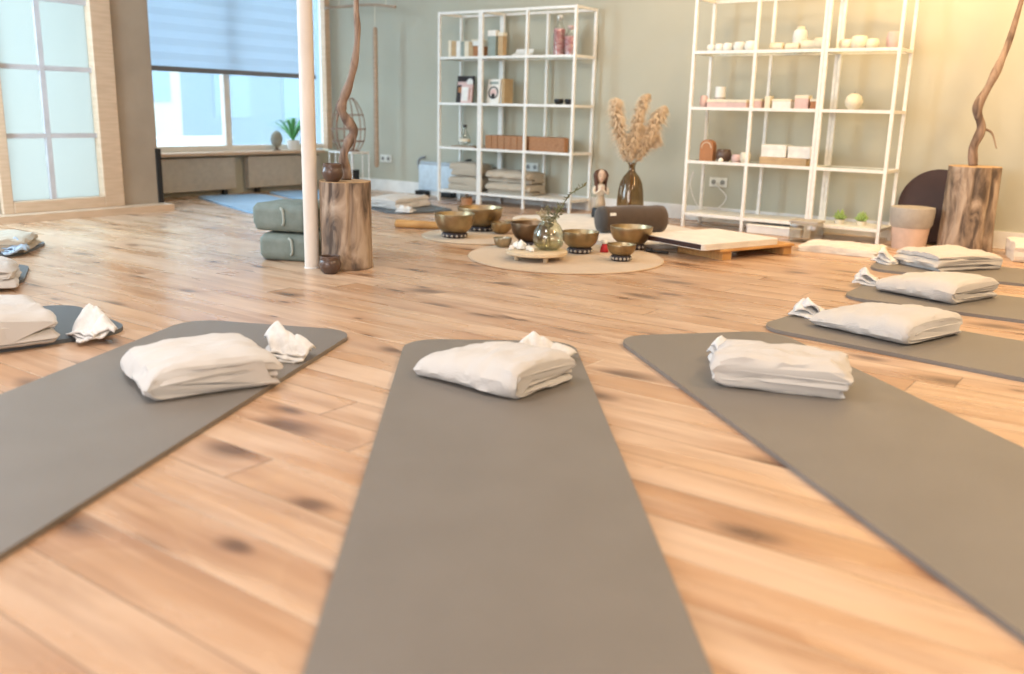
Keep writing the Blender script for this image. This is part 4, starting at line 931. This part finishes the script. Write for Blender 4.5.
# praying doll
t = thing('praying_figurine', 'long-haired woman figurine with praying hands on a black base', 'figurine', (.70, 7.65, .032), math.radians(8))
def ell(bm, prof, sx=1., sy=1., n=32): 
    lathe(bm, prof, n)
    for v in bm.verts: v.co.x *= sx; v.co.y *= sy
    return bm
obj('base', ell(bmesh.new(), [(0, 0), (.066, 0), (.068, .012), (.064, .072), (.058, .078), (0, .078)], 1, .8), 'black', t, smooth='auto')
bd = obj('body', ell(bmesh.new(), [(0, .076), (.048, .077), (.044, .12), (.034, .165), (.030, .185), (.038, .215), (.046, .24), (.044, .255), (.022, .268), (.015, .278), (.015, .29), (0, .292)], 1, .72), 'dress', t, smooth=True)
obj('blouse', ell(bmesh.new(), [(.0305, .183), (.034, .186), (.041, .215), (.049, .24), (.047, .257), (.024, .270), (.016, .272)], 1, .74), 'blouse', t, smooth=True)
for s in (-1, 1):
    obj('arm', tube(bmesh.new(), smoothpath([(s*.044, 0, .25), (s*.060, -.012, .215), (s*.048, -.035, .198), (s*.006, -.050, .232)], 5), [.013]*4+[.012]*6+[.009]*6, 12), 'blouse', t, smooth=True)
    hb = bmesh.new()
    box(hb, *sorted((s*.001, s*.007)), -.060, -.046, .226, .245, .0025)
    for f in range(4): tube(hb, [(s*.004, -.058+.0042*f, .242), (s*.004, -.059+.0045*f, .258-.001*abs(f-1.4)*2)], [.0024, .0016], 6)
    tube(hb, [(s*.004, -.048, .236), (s*.006, -.042, .247)], [.0026, .0018], 6)
    obj('hand', hb, 'skin', t, smooth='auto')
bm = bmesh.new(); bmesh.ops.create_uvsphere(bm, u_segments=28, v_segments=20, radius=.048)
for v in bm.verts:
    v.co = Vector((v.co.x*.95*(1-.28*max(0, -v.co.z/.048)), v.co.y*.86, v.co.z*1.12+.335))
hd = obj('head', bm, 'skin', t, smooth=True)
bm = bmesh.new(); bmesh.ops.create_uvsphere(bm, u_segments=8, v_segments=6, radius=.006)
for v in bm.verts: v.co += Vector((0, -.042, .328))
obj('nose', bm, 'skin', hd, smooth=True)
for s in (-1, 1):
    bm = bmesh.new(); tube(bm, [(s*.008, -.0415, .338), (s*.015, -.0405, .3355), (s*.022, -.037, .338)], .0016, 6); obj('eye', bm, 'black', hd)
    bm = bmesh.new(); tube(bm, [(s*.007, -.0405, .350), (s*.015, -.040, .353), (s*.024, -.035, .350)], .0013, 6); obj('eyebrow', bm, 'hair', hd)
bm = bmesh.new(); tube(bm, [(-.007, -.037, .312), (0, -.0385, .310), (.007, -.037, .312)], .002, 6); obj('mouth', bm, 'red', hd)
bm = bmesh.new(); n = 28; rows = 22; R3 = []
for i in range(rows+1):
    z = .392-.200*i/rows; row = []
    for k in range(n+1):
        a = math.radians(-50+280*k/n)
        if z > .335: r = .064*math.sqrt(max(.0, 1-((z-.335)/.058)**2))
        else: r = .062-.010*math.sin((.335-z)*18)
        r += .002*math.sin(k*2.2); row.append(bm.verts.new((r*math.cos(a)*.98, r*math.sin(a)*.92+.004, z)))
    R3.append(row)
for a, b_ in zip(R3, R3[1:]):
    for k in range(n): bm.faces.new((a[k], a[k+1], b_[k+1], b_[k]))
bmesh.ops.remove_doubles(bm, verts=bm.verts[:], dist=.0004)
h_ = obj('hair', bm, 'hair', t, smooth=True); s_ = h_.modifiers.new('s', 'SOLIDIFY'); s_.thickness = .007; s_.offset = -1
# futon on low bench
t = thing('low_bench', 'low orange pine bench under the cream folding cushion', 'bench', (1.36, 5.94, 0), math.radians(34))
obj('top', bx(-.26, .42, -.22, .22, .055, .072, .004), 'orange', t)
for x_ in (-.20, .36): obj('leg', bx(x_-.02, x_+.06, -.20, .20, 0, .055, .003), 'orange', t)
t = thing('folding_cushion', 'cream folding seat cushion lying on the low pine bench', 'cushion', (1.27, 5.97, .0735), math.radians(34))
for k, (z0, z1) in enumerate(((0, .018), (.019, .037))):
    bm = bmesh.new(); slab(bm, rrect(-.34, .34, -.285, .285, .03), z0, z1, .007); obj('pad', bm, 'sheep', t, smooth='auto')
obj('edge_band', bx(-.335, -.341, -.26, .26, .004, .033, 0), 'darkbrown', t)
# cream cushion at the right edge
o = folded_obj('folded_blanket', folded(.40, .40, .13, 2, 51, amp=.004), 'sheep', 'thick cream folded blanket at the right edge beyond the mats', 'blanket', (3.42, 6.0, 0), -20)
